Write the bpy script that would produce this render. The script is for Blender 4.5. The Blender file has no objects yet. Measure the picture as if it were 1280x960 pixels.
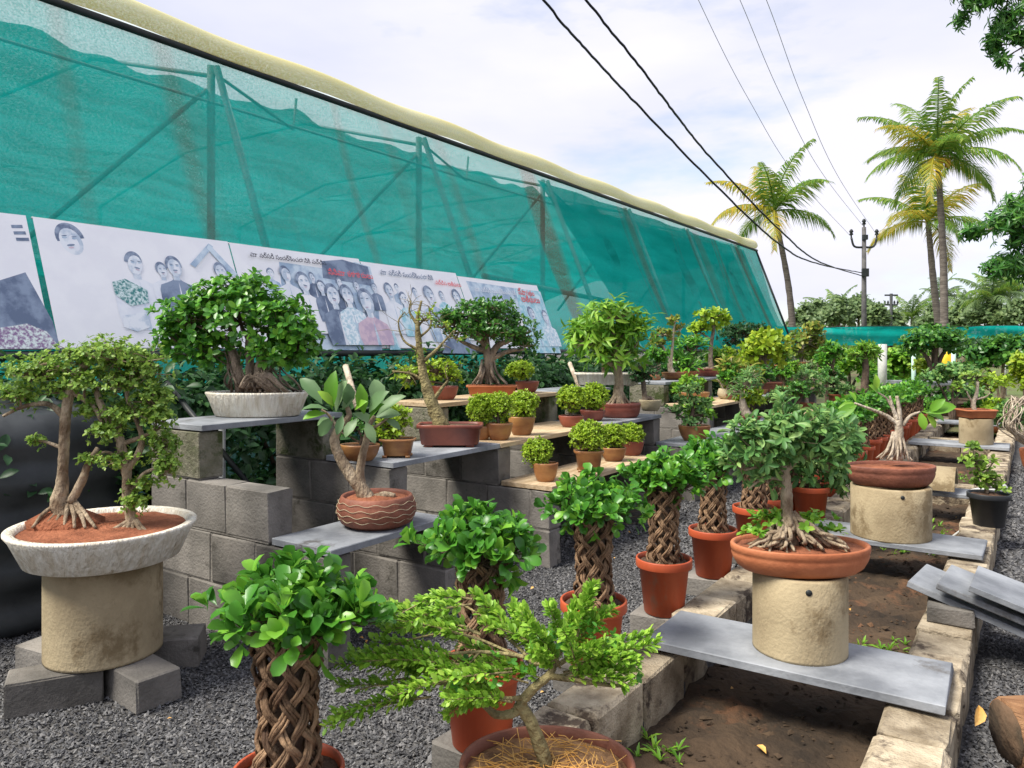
import bpy, bmesh, math, random
import numpy as np
from mathutils import Vector, Matrix
random.seed(7); RNG = np.random.default_rng(7)
R_ = math.radians
SC = bpy.context.scene
COL = SC.collection

# ------------------------------------------------------------------ camera
H, FPX, CX, HY, ANG = 1.5, 960.0, 640.0, 435.0, R_(34.1)
cA, sA = math.cos(ANG), math.sin(ANG)
FW = np.array([-sA, cA, 0.0]); RT = np.array([cA, sA, 0.0])
cam_d = bpy.data.cameras.new('camera'); cam = bpy.data.objects.new('camera', cam_d); COL.objects.link(cam)
cam.location = (0, 0, H); cam.rotation_euler = (R_(90), 0, ANG)
cam_d.sensor_width = 36; cam_d.lens = 36 * FPX / 1280; cam_d.shift_y = -(480 - HY) / 1280
cam_d.clip_start = 0.05; cam_d.clip_end = 3000
SC.camera = cam
# ------------------------------------------------------------------ sky, sun, exposure
SUN_AZ = (-0.50, -0.80); SUN_EL = R_(56)
w = bpy.data.worlds.new('World'); SC.world = w; w.use_nodes = True
nt = w.node_tree; nt.nodes.clear()
def nd(nt, t, **kw):
    n = nt.nodes.new(t)
    for k, v in kw.items(): setattr(n, k, v)
    return n
out = nd(nt, 'ShaderNodeOutputWorld'); bg = nd(nt, 'ShaderNodeBackground'); bg.inputs[1].default_value = 0.1
sky = nd(nt, 'ShaderNodeTexSky', sky_type='NISHITA'); sky.sun_disc = False
sky.sun_elevation = SUN_EL; sky.sun_rotation = math.atan2(SUN_AZ[0], SUN_AZ[1])
tc = nd(nt, 'ShaderNodeTexCoord'); mp = nd(nt, 'ShaderNodeMapping'); mp.inputs['Scale'].default_value = (1.0, 1.0, 3.2)
n1 = nd(nt, 'ShaderNodeTexNoise'); n1.inputs['Scale'].default_value = 2.3; n1.inputs['Detail'].default_value = 7; n1.inputs['Roughness'].default_value = .55
r1 = nd(nt, 'ShaderNodeValToRGB'); r1.color_ramp.elements[0].position = .33; r1.color_ramp.elements[0].color = (.15, .15, .15, 1)
r1.color_ramp.elements[1].position = .50; r1.color_ramp.elements[1].color = (1, 1, 1, 1)
n2 = nd(nt, 'ShaderNodeTexNoise'); n2.inputs['Scale'].default_value = 1.7; n2.inputs['Detail'].default_value = 6
r2 = nd(nt, 'ShaderNodeValToRGB'); r2.color_ramp.elements[0].position = .35; r2.color_ramp.elements[0].color = (3.45, 3.6, 4.35, 1)
r2.color_ramp.elements[1].position = .62; r2.color_ramp.elements[1].color = (4.55, 4.5, 5.05, 1)
mx = nd(nt, 'ShaderNodeMixRGB')
L = nt.links.new
L(tc.outputs['Generated'], mp.inputs[0]); L(mp.outputs[0], n1.inputs['Vector']); L(mp.outputs[0], n2.inputs['Vector'])
L(n1.outputs[0], r1.inputs[0]); L(n2.outputs[0], r2.inputs[0]); L(r1.outputs[0], mx.inputs[0])
L(sky.outputs[0], mx.inputs[1]); L(r2.outputs[0], mx.inputs[2]); L(mx.outputs[0], bg.inputs[0]); L(bg.outputs[0], out.inputs[0])
sd = bpy.data.lights.new('sun', 'SUN'); sd.energy = 3.1; sd.angle = R_(24); sd.color = (1.0, .95, .86)
so = bpy.data.objects.new('sun', sd); COL.objects.link(so)
sv = Vector((SUN_AZ[0], SUN_AZ[1], 0)).normalized() * math.cos(SUN_EL) + Vector((0, 0, math.sin(SUN_EL)))
so.rotation_euler = sv.to_track_quat('Z', 'Y').to_euler(); so.location = (0, 0, 12)
SC.view_settings.view_transform = 'Standard'; SC.view_settings.look = 'None'; SC.view_settings.gamma = 1
SC.view_settings.exposure = 1.15
SC.render.engine = 'CYCLES'
try: SC.cycles.use_denoising = True
except Exception: pass
SC.cycles.transparent_max_bounces = 12; SC.cycles.max_bounces = 7

# ------------------------------------------------------------------ pixel helpers
def W(px, py, d):
    return FW * d + RT * ((px - CX) / FPX * d) + np.array([0, 0, H - (py - HY) / FPX * d])
def G(px, py, z=0.0):
    return W(px, py, (H - z) * FPX / (py - HY))
def onx(px, x):
    t = (px - CX) / FPX
    return -(t * sA + cA) * x / (sA - t * cA)
def gpos(px, d): p = W(px, 0, d); p[2] = 0; return p
def depth(p): return float(p[0] * FW[0] + p[1] * FW[1])
def proj(p):
    d = depth(p); return CX + FPX * (p[0] * RT[0] + p[1] * RT[1]) / d, HY + (H - p[2]) * FPX / d

# ------------------------------------------------------------------ materials
MATS = {}
def rgb(c): return (c[0], c[1], c[2], 1)
def M(name, c1, c2=None, scale=8, rough=.8, bump=.2, bscale=None, vary=0.0, spots=None, spot_pos=.62, spot_scale=3,
      stretch=(1, 1, 1), spec=.3, metal=0, coat=0, lo=.35, hi=.65, detail=6):
    if name in MATS: return MATS[name]
    m = bpy.data.materials.new(name); m.use_nodes = True; t = m.node_tree; ln = t.links.new
    b = t.nodes['Principled BSDF']; b.inputs['Roughness'].default_value = rough
    b.inputs['Specular IOR Level'].default_value = spec; b.inputs['Metallic'].default_value = metal
    b.inputs['Coat Weight'].default_value = coat
    tc = nd(t, 'ShaderNodeTexCoord'); mp = nd(t, 'ShaderNodeMapping'); mp.inputs['Scale'].default_value = stretch
    oi = nd(t, 'ShaderNodeObjectInfo')
    add = nd(t, 'ShaderNodeVectorMath', operation='MULTIPLY_ADD'); add.inputs[1].default_value = (17.3, 9.1, 5.7)
    comb = nd(t, 'ShaderNodeCombineXYZ')
    for i in range(3): ln(oi.outputs['Random'], comb.inputs[i])
    ln(comb.outputs[0], add.inputs[0]); ln(tc.outputs['Object'], add.inputs[2]); ln(add.outputs[0], mp.inputs[0])
    n = nd(t, 'ShaderNodeTexNoise'); n.inputs['Scale'].default_value = scale; n.inputs['Detail'].default_value = detail
    n.inputs['Roughness'].default_value = .6; ln(mp.outputs[0], n.inputs['Vector'])
    r = nd(t, 'ShaderNodeValToRGB'); r.color_ramp.elements[0].position = lo; r.color_ramp.elements[1].position = hi
    r.color_ramp.elements[0].color = rgb(c1); r.color_ramp.elements[1].color = rgb(c2 or c1); ln(n.outputs[0], r.inputs[0])
    col = r.outputs[0]
    if spots:
        n3 = nd(t, 'ShaderNodeTexNoise'); n3.inputs['Scale'].default_value = spot_scale; n3.inputs['Detail'].default_value = 8
        n3.inputs['Roughness'].default_value = .7
        ln(mp.outputs[0], n3.inputs['Vector']); r3 = nd(t, 'ShaderNodeValToRGB')
        r3.color_ramp.elements[0].position = spot_pos; r3.color_ramp.elements[1].position = spot_pos + .09
        ln(n3.outputs[0], r3.inputs[0]); mm = nd(t, 'ShaderNodeMixRGB'); ln(r3.outputs[0], mm.inputs[0]); ln(col, mm.inputs[1])
        mm.inputs[2].default_value = rgb(spots); col = mm.outputs[0]
    if vary:
        hs = nd(t, 'ShaderNodeHueSaturation'); mr = nd(t, 'ShaderNodeMapRange')
        mr.inputs['To Min'].default_value = 1 - vary; mr.inputs['To Max'].default_value = 1 + vary
        ln(oi.outputs['Random'], mr.inputs[0]); ln(mr.outputs[0], hs.inputs['Value']); ln(col, hs.inputs['Color']); col = hs.outputs[0]
    ln(col, b.inputs['Base Color'])
    if bump:
        n4 = nd(t, 'ShaderNodeTexNoise'); n4.inputs['Scale'].default_value = bscale or scale * 5; n4.inputs['Detail'].default_value = 8
        ln(mp.outputs[0], n4.inputs['Vector'])
        bp = nd(t, 'ShaderNodeBump'); bp.inputs['Strength'].default_value = bump; bp.inputs['Distance'].default_value = .02
        ln(n4.outputs[0], bp.inputs['Height']); ln(bp.outputs[0], b.inputs['Normal'])
    MATS[name] = m; return m

def LEAF(name, c1, c2, c3, single=False, rough=.38, trans=.28, spec=.45):
    """leaf with real colour differences leaf by leaf"""
    key = name + ('_one' if single else '')
    if key in MATS: return MATS[key]
    m = bpy.data.materials.new(key); m.use_nodes = True; t = m.node_tree; ln = t.links.new
    b = t.nodes['Principled BSDF']; b.inputs['Roughness'].default_value = rough; b.inputs['Specular IOR Level'].default_value = spec
    rnd = nd(t, 'ShaderNodeObjectInfo').outputs['Random'] if single else nd(t, 'ShaderNodeNewGeometry').outputs['Random Per Island']
    r = nd(t, 'ShaderNodeValToRGB'); e = r.color_ramp.elements
    e[0].position = 0; e[0].color = rgb(c1); e[1].position = 1; e[1].color = rgb(c3); k = e.new(.55); k.color = rgb(c2)
    ln(rnd, r.inputs[0]); ln(r.outputs[0], b.inputs['Base Color'])
    tr = nd(t, 'ShaderNodeBsdfTranslucent'); g = nd(t, 'ShaderNodeGamma'); g.inputs[1].default_value = .85
    ln(r.outputs[0], g.inputs[0]); ln(g.outputs[0], tr.inputs[0])
    mxs = nd(t, 'ShaderNodeMixShader'); mxs.inputs[0].default_value = trans
    ln(b.outputs[0], mxs.inputs[1]); ln(tr.outputs[0], mxs.inputs[2]); ln(mxs.outputs[0], t.nodes['Material Output'].inputs[0])
    MATS[key] = m; return m

CONC = M('concrete_block', (.095, .088, .078), (.245, .225, .20), 2.6, .93, .3, 70, .20, spots=(.065, .06, .05), spot_pos=.56, spot_scale=3)
MOSSY = M('mossy_block', (.10, .10, .06), (.24, .22, .17), 6, .95, .6, 55, .15, spots=(.05, .065, .02), spot_pos=.5, spot_scale=5)
MORTAR = M('mortar', (.12, .11, .097), (.27, .248, .218), 5, .95, .35, 60, 0, spots=(.13, .12, .10), spot_pos=.58, spot_scale=4)
KERB = M('kerb_concrete', (.20, .155, .10), (.50, .42, .30), 7, .94, .6, 90, .16, spots=(.075, .055, .04), spot_pos=.53, spot_scale=6)
PIPE = M('pipe_concrete', (.25, .195, .115), (.40, .325, .20), 3, .9, .25, 80, .08, spots=(.19, .14, .075), spot_pos=.52, spot_scale=3.5, stretch=(1, 1, .8))
SLATE = M('slate', (.14, .15, .165), (.30, .315, .335), 3.5, .6, .18, 50, .12, spots=(.11, .105, .10), spot_pos=.58, spot_scale=2.5, spec=.35)
WOOD = M('plank_wood', (.36, .25, .14), (.58, .45, .29), 6, .8, .25, 40, .1, stretch=(5, .6, 5))
GRAVEL = M('gravel_chip', (.10, .10, .105), (.26, .26, .265), 40, .85, .3, 90)
EARTH = M('earth', (.022, .016, .011), (.085, .055, .032), 2.5, .95, .9, 30, 0, spots=(.15, .072, .036), spot_pos=.56, spot_scale=1.3)
GROUND = M('ground_earth', (.045, .043, .042), (.13, .125, .12), 30, .95, .9, 60, 0, spots=(.20, .19, .18), spot_pos=.60, spot_scale=70)
FIELD = M('field_ground', (.10, .075, .04), (.10, .15, .04), .5, .95, .5, 10)
REDSOIL = M('red_soil', (.17, .055, .025), (.33, .12, .06), 9, .97, .9, 60)
DARKSOIL = M('dark_soil', (.05, .03, .02), (.14, .08, .05), 12, .97, .9, 60)
STRAW = M('straw_soil', (.14, .07, .035), (.42, .24, .11), 14, .95, .8, 50)
ORANGE = M('orange_plastic', (.37, .062, .022), (.47, .095, .035), 4, .5, .06, 30, .10, spots=(.33, .13, .075), spot_pos=.58, spot_scale=4, spec=.35, stretch=(1.5, 1.5, .6))
TERRA = M('terracotta', (.36, .11, .045), (.50, .18, .08), 5, .65, .15, 50, .1)
TERRADK = M('dark_terracotta', (.15, .055, .035), (.27, .10, .06), 6, .6, .25, 45, .1)
GLAZE = M('brown_glaze', (.20, .075, .03), (.40, .20, .07), 5, .38, .08, 40, .2, stretch=(1, 1, 2), spec=.5)
MAROON = M('maroon_glaze', (.15, .04, .028), (.27, .075, .045), 5, .4, .08, 40, .15, spec=.5)
BEIGE = M('beige_clay', (.34, .28, .17), (.48, .41, .28), 7, .8, .25, 40, .1)
CREAM = M('cream_tray', (.60, .53, .41), (.80, .76, .66), 5, .75, .9, 12, 0, spots=(.30, .22, .12), spot_pos=.6, spot_scale=3, stretch=(6, 6, .7))
BLACKP = M('black_plastic', (.018, .02, .022), (.035, .037, .04), 5, .45, .05, 40)
LINER = M('black_liner', (.022, .025, .026), (.055, .06, .062), 3, .42, .12, 9)
BARKG = M('grey_bark', (.10, .075, .055), (.36, .28, .21), 14, .9, 1.0, 60, stretch=(1, 1, .5))
BARKT = M('tan_bark', (.15, .10, .06), (.44, .35, .24), 14, .88, 1.0, 60, spots=(.10, .075, .05), spot_pos=.58, spot_scale=9, stretch=(1, 1, .55))
BARKY = M('olive_bark', (.14, .11, .05), (.36, .30, .14), 16, .88, 1.0, 60, spots=(.12, .10, .05), spot_pos=.6, spot_scale=12)
BARKW = M('pale_bark', (.26, .20, .14), (.56, .48, .37), 14, .88, .9, 60, stretch=(1, 1, .5))
BARKD = M('dark_bark', (.07, .05, .035), (.17, .12, .085), 10, .9, .6, 50)
BRAID = M('braided_stem', (.085, .045, .024), (.31, .195, .11), 13, .75, .8, 70, .25, stretch=(1, 1, .4))
PALMB = M('palm_bark', (.09, .075, .065), (.21, .18, .155), 3, .9, .5, 12, stretch=(1, 1, 6))
STEEL = M('galvanised_steel', (.34, .36, .36), (.46, .48, .48), 5, .5, .03, 30)
BAR = M('dark_bar', (.02, .024, .024), (.035, .04, .04), 4, .5, .05)
WHITEP = M('white_paint', (.46, .46, .43), (.60, .60, .56), 6, .6, .1, 30, spots=(.42, .36, .28), spot_pos=.66)
ROOF = M('cream_sheet', (.66, .60, .36), (.74, .69, .46), 2, .6, .05, 10)
WIRE = M('black_cable', (.012, .012, .016), None, 5, .5, 0)
WIREG = M('grey_wire', (.42, .43, .46), None, 5, .5, 0)
YELLOW = M('yellow_sack', (.72, .42, .01), (.80, .52, .02), 4, .6, .3, 12)
DRYLEAF = M('dry_leaf', (.55, .27, .05), (.70, .42, .14), 20, .8, .2, 60)
LOGBARK = M('log_bark', (.16, .075, .035), (.33, .18, .09), 8, .9, .8, 40, stretch=(.6, 3, 3))
LOGEND = M('log_end', (.035, .03, .02), (.14, .085, .05), 5, .9, .6, 30)
COCO = M('coconut', (.45, .20, .05), (.55, .30, .08), 5, .6, .1)

LF = {
 'ficus':  ((.040, .155, .018), (.082, .275, .025), (.205, .45, .038)),
 'ficusd': ((.030, .115, .018), (.056, .195, .026), (.135, .32, .038)),
 'lime':   ((.19, .33, .015), (.30, .46, .022), (.44, .58, .045)),
 'fresh':  ((.090, .25, .018), (.17, .38, .026), (.32, .52, .050)),
 'pale':   ((.11, .22, .026), (.19, .34, .040), (.33, .46, .070)),
 'grey':   ((.070, .195, .050), (.145, .31, .080), (.30, .46, .130)),
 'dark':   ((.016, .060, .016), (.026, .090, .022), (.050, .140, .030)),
 'yellow': ((.20, .34, .015), (.31, .45, .022), (.45, .52, .040)),
 'sage':   ((.10, .20, .075), (.15, .26, .105), (.20, .31, .14)),
 'palm':   ((.08, .21, .025), (.16, .29, .035), (.31, .38, .050)),
 'palmy':  ((.20, .27, .022), (.40, .37, .035), (.62, .38, .030)),
 'far':    ((.12, .20, .08), (.17, .26, .10), (.24, .33, .12)),  # distance haze painted in as paler leaf colours
 'spray':  ((.15, .33, .025), (.25, .46, .040), (.40, .60, .075)),
 'mixed':  ((.09, .18, .02), (.22, .31, .04), (.42, .32, .07)),
}
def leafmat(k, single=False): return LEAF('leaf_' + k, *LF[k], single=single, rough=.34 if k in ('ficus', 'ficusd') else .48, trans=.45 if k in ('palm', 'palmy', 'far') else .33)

# ------------------------------------------------------------------ mesh helpers
def empty(name, loc, rz=0.0):
    o = bpy.data.objects.new(name, None); COL.objects.link(o); o.location = tuple(float(v) for v in loc)
    o.rotation_euler = (0, 0, rz); o.empty_display_size = .05; return o
def tag(o, label=None, cat=None, group=None, kind=None):
    if label: o['label'] = label
    if cat: o['category'] = cat
    if group: o['group'] = group
    if kind or cat: o['kind'] = kind or 'thing'
    return o
def link(name, me, mat=None, parent=None, smooth=True):
    if mat and not me.materials: me.materials.append(mat)
    o = bpy.data.objects.new(name, me); COL.objects.link(o)
    if parent: o.parent = parent
    return o
def mesh_np(name, V, Fs, smooth=False):
    """V (n,3), Fs list of (m,k) integer arrays"""
    me = bpy.data.meshes.new(name); V = np.asarray(V, np.float32)
    tot = [f.shape[1] for f in Fs for _ in range(0)]
    loops = np.concatenate([np.asarray(f, np.int32).ravel() for f in Fs])
    sizes = np.concatenate([np.full(len(f), np.asarray(f).shape[1], np.int32) for f in Fs])
    starts = np.concatenate([[0], np.cumsum(sizes)[:-1]]).astype(np.int32)
    me.vertices.add(len(V)); me.vertices.foreach_set('co', V.ravel())
    me.loops.add(len(loops)); me.loops.foreach_set('vertex_index', loops)
    me.polygons.add(len(sizes)); me.polygons.foreach_set('loop_start', starts)
    me.polygons.foreach_set('use_smooth', np.full(len(sizes), bool(smooth)))
    me.update(calc_edges=True); me.validate(); return me
class MB:
    def __init__(s): s.v = []; s.q = []; s.t = []; s.n = 0
    def add(s, V, quads=None, tris=None):
        V = np.asarray(V, float)
        if quads is not None and len(quads): s.q.append(np.asarray(quads) + s.n)
        if tris is not None and len(tris): s.t.append(np.asarray(tris) + s.n)
        s.v.append(V); s.n += len(V)
    def box(s, x0, x1, y0, y1, z0, z1):
        V = [(x, y, z) for z in (z0, z1) for y in (y0, y1) for x in (x0, x1)]
        s.add(V, [(0, 2, 3, 1), (4, 5, 7, 6), (0, 1, 5, 4), (2, 6, 7, 3), (0, 4, 6, 2), (1, 3, 7, 5)])
    def tube(s, P, r, seg=8, bump=0.0, caps=True):
        P = np.asarray(P, float); n = len(P); r = np.broadcast_to(np.asarray(r, float), (n,))
        T = np.gradient(P, axis=0); T /= np.linalg.norm(T, axis=1)[:, None] + 1e-9
        up = np.array([0, 0, 1.0]) if abs(T[0][2]) < .9 else np.array([0, 1.0, 0])
        a = np.cross(T[0], up); a /= np.linalg.norm(a); V = []
        th = np.arange(seg) * 2 * math.pi / seg
        for i in range(n):
            a = a - T[i] * np.dot(a, T[i]); a /= np.linalg.norm(a) + 1e-9; b = np.cross(T[i], a)
            rr = r[i] * (1 + (RNG.uniform(-bump, bump, seg) if bump else 0))
            V.append(P[i] + (np.outer(np.cos(th), a) + np.outer(np.sin(th), b)) * np.reshape(rr, (-1, 1)))
        V = np.concatenate(V); i = np.arange(n - 1)[:, None] * seg; j = np.arange(seg)[None, :]; j2 = (j + 1) % seg
        q = np.stack([i + j, i + j2, i + seg + j2, i + seg + j], -1).reshape(-1, 4)
        if caps:
            V = np.concatenate([V, P[:1], P[-1:]]); c0 = n * seg
            t = [(c0, (k + 1) % seg, k) for k in range(seg)] + [(c0 + 1, (n - 1) * seg + k, (n - 1) * seg + (k + 1) % seg) for k in range(seg)]
        else: t = None
        s.add(V, q, t)
    def build(s, name, mat, parent=None, smooth=True):
        V = np.concatenate(s.v); Fs = []
        if s.q: Fs.append(np.concatenate(s.q))
        if s.t: Fs.append(np.concatenate(s.t))
        return link(name, mesh_np(name, V, Fs, smooth), mat, parent)
def spline(pts, n=6):
    """Catmull-Rom through rows (any columns)"""
    P = np.asarray(pts, float)
    if len(P) < 3: return np.array([P[0] + (P[-1] - P[0]) * t for t in np.linspace(0, 1, n + 1)])
    Q = np.vstack([2 * P[0] - P[1], P, 2 * P[-1] - P[-2]]); out = []
    for i in range(1, len(Q) - 2):
        for t in np.linspace(0, 1, n, endpoint=False):
            a, b, c, d = Q[i - 1], Q[i], Q[i + 1], Q[i + 2]
            out.append(.5 * (2 * b + (c - a) * t + (2 * a - 5 * b + 4 * c - d) * t * t + (3 * b - a - 3 * c + d) * t ** 3))
    out.append(P[-1]); return np.array(out)
def lathe(prof, seg=40, ax=1.0, ay=1.0, power=2.0, wob=0.0):
    th = np.arange(seg) * 2 * math.pi / seg; c, s = np.cos(th), np.sin(th)
    f = (np.abs(c) ** power + np.abs(s) ** power) ** (-1 / power)
    V = []
    for r, z in prof:
        rr = r * f * (1 + (RNG.uniform(-wob, wob, seg) if wob else 0)); V.append(np.stack([rr * c * ax, rr * s * ay, np.full(seg, z)], -1))
    n = len(prof); V = np.concatenate(V); i = np.arange(n - 1)[:, None] * seg; j = np.arange(seg)[None]; j2 = (j + 1) % seg
    q = np.stack([i + j, i + j2, i + seg + j2, i + seg + j], -1).reshape(-1, 4)
    return V, q
BLOCKS = {}
def block_mesh(sx, sy, sz, bev=.008, rough=.004, seed=0):
    """bevelled rough block, origin at bottom centre"""
    key = (round(sx, 3), round(sy, 3), round(sz, 3), bev, rough, seed)
    if key in BLOCKS: return BLOCKS[key]
    bm = bmesh.new(); bmesh.ops.create_cube(bm, size=1)
    for v in bm.verts: v.co = Vector((v.co.x * sx, v.co.y * sy, (v.co.z + .5) * sz))
    bmesh.ops.bevel(bm, geom=list(bm.edges), offset=bev, segments=1, affect='EDGES', profile=.5)
    rr = random.Random(seed + int(sx * 1000))
    for v in bm.verts: v.co += Vector((rr.uniform(-1, 1), rr.uniform(-1, 1), rr.uniform(-1, 1))) * rough
    me = bpy.data.meshes.new('block'); bm.to_mesh(me); bm.free(); BLOCKS[key] = me; return me
def place_block(name, me, mat, loc, rz=0, parent=None, rx=0, ry=0):
    if not me.materials: me.materials.append(mat)
    o = bpy.data.objects.new(name, me); COL.objects.link(o)
    o.location = tuple(float(v) for v in loc); o.rotation_euler = (rx, ry, rz)
    if parent: o.parent = parent
    return o

# ------------------------------------------------------------------ leaves
def tmpl(kind):
    if kind == 'tiny':      # folded rhomb, 2 tris
        V = [(0, 0, 0), (.5, .30, .06), (.5, -.30, .06), (1, 0, -.04)]; T = [(0, 2, 3), (0, 3, 1)]
    elif kind == 'small':   # 6 tris, rounded
        V = [(0, 0, 0), (.35, .26, .07), (.75, .24, .05), (1, 0, -.06), (.75, -.24, .05), (.35, -.26, .07), (.5, 0, 0)]
        T = [(0, 6, 1), (1, 6, 2), (2, 6, 3), (3, 6, 4), (4, 6, 5), (5, 6, 0)]
    elif kind == 'long':
        V = [(0, 0, 0), (.25, .10, .03), (.65, .11, .0), (1, 0, -.16), (.65, -.11, .0), (.25, -.10, .03), (.45, 0, -.01)]
        T = [(0, 6, 1), (1, 6, 2), (2, 6, 3), (3, 6, 4), (4, 6, 5), (5, 6, 0)]
    else:                   # 'obovate' / 'big' : petiole, midrib, 12 tris
        wd = {'obovate': .27, 'lance': .17}.get(kind, .25)
        xs = [.14, .40, .68, .91]; ws = [.20, .66, 1.0, .72] if kind != 'big' else [.32, .86, .92, .42]; zs = [.0, .02, .01, -.03]
        V = [(0, 0, -.01)]
        for x, ww, z in zip(xs, ws, zs): V += [(x, -ww * wd, z + .10 * ww), (x, 0, z), (x, ww * wd, z + .10 * ww)]
        V.append((1, 0, -.08)); T = [(0, 1, 2), (0, 2, 3)]
        for i in range(3):
            a = 1 + 3 * i; b = a + 3
            T += [(a, b, b + 1), (a, b + 1, a + 1), (a + 1, b + 1, b + 2), (a + 1, b + 2, a + 2)]
        T += [(10, 13, 11), (11, 13, 12)]
    return np.array(V, float), np.array(T)
TM = {k: tmpl(k) for k in ('tiny', 'small', 'long', 'obovate', 'big', 'lance')}
def basis(D, U):
    D = D / (np.linalg.norm(D, axis=1)[:, None] + 1e-9)
    Y = np.cross(U, D); Y /= np.linalg.norm(Y, axis=1)[:, None] + 1e-9
    return D, Y, np.cross(D, Y)
def leaf_arrays(kind, P, D, U, S):
    V0, T0 = TM[kind]; D, Y, Z = basis(D, U); n = len(P)
    V = P[:, None] + S[:, None, None] * (V0[None, :, 0:1] * D[:, None] + V0[None, :, 1:2] * Y[:, None] + V0[None, :, 2:3] * Z[:, None])
    T = T0[None] + (np.arange(n) * len(V0))[:, None, None]
    return V.reshape(-1, 3), T.reshape(-1, 3)
def rosettes(C, Ax, k, spread=(.15, .9)):
    """k leaves round each cluster axis -> P, D, U"""
    n = len(C); Ax = Ax / (np.linalg.norm(Ax, axis=1)[:, None] + 1e-9)
    ref = RNG.normal(size=(n, 3)); b1 = np.cross(Ax, ref); b1 /= np.linalg.norm(b1, axis=1)[:, None] + 1e-9; b2 = np.cross(Ax, b1)
    ph = (np.arange(k)[None] * 2.4 + RNG.uniform(0, 6.28, (n, 1)) + RNG.normal(0, .25, (n, k)))
    el = RNG.uniform(spread[0], spread[1], (n, k))
    rad = b1[:, None] * np.cos(ph)[..., None] + b2[:, None] * np.sin(ph)[..., None]
    D = rad * np.cos(el)[..., None] + Ax[:, None] * np.sin(el)[..., None]
    U = Ax[:, None] * np.cos(el)[..., None] - rad * np.sin(el)[..., None] + RNG.normal(0, .18, (n, k, 3))
    P = np.repeat(C[:, None], k, 1)
    return P.reshape(-1, 3), D.reshape(-1, 3), U.reshape(-1, 3)
def pad_points(pads, n, shell=.5, down=.65, lump=.16):
    """pads rows (cx,cy,cz,rx,ry,rz): n cluster centres and outward axes"""
    pads = np.asarray(pads, float); wgt = (pads[:, 3] * pads[:, 5]) ** .9; wgt /= wgt.sum()
    idx = RNG.choice(len(pads), n, p=wgt); v = RNG.normal(size=(n, 3)); v /= np.linalg.norm(v, axis=1)[:, None]
    fl = (v[:, 2] < -.25) & (RNG.random(n) < down); v[fl, 2] *= -1
    ph = np.arctan2(v[:, 1], v[:, 0])
    lum = 1 + lump * np.sin(3 * ph + idx * 1.7 + 4 * v[:, 2]) + RNG.normal(0, lump * .5, n)
    r = (1 - shell * RNG.random(n) ** 1.4) * lum
    p = pads[idx]; C = p[:, :3] + v * p[:, 3:] * r[:, None]
    nrm = v / p[:, 3:]; nrm /= np.linalg.norm(nrm, axis=1)[:, None]
    return C, nrm + np.array([0, 0, .55]), idx

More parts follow.
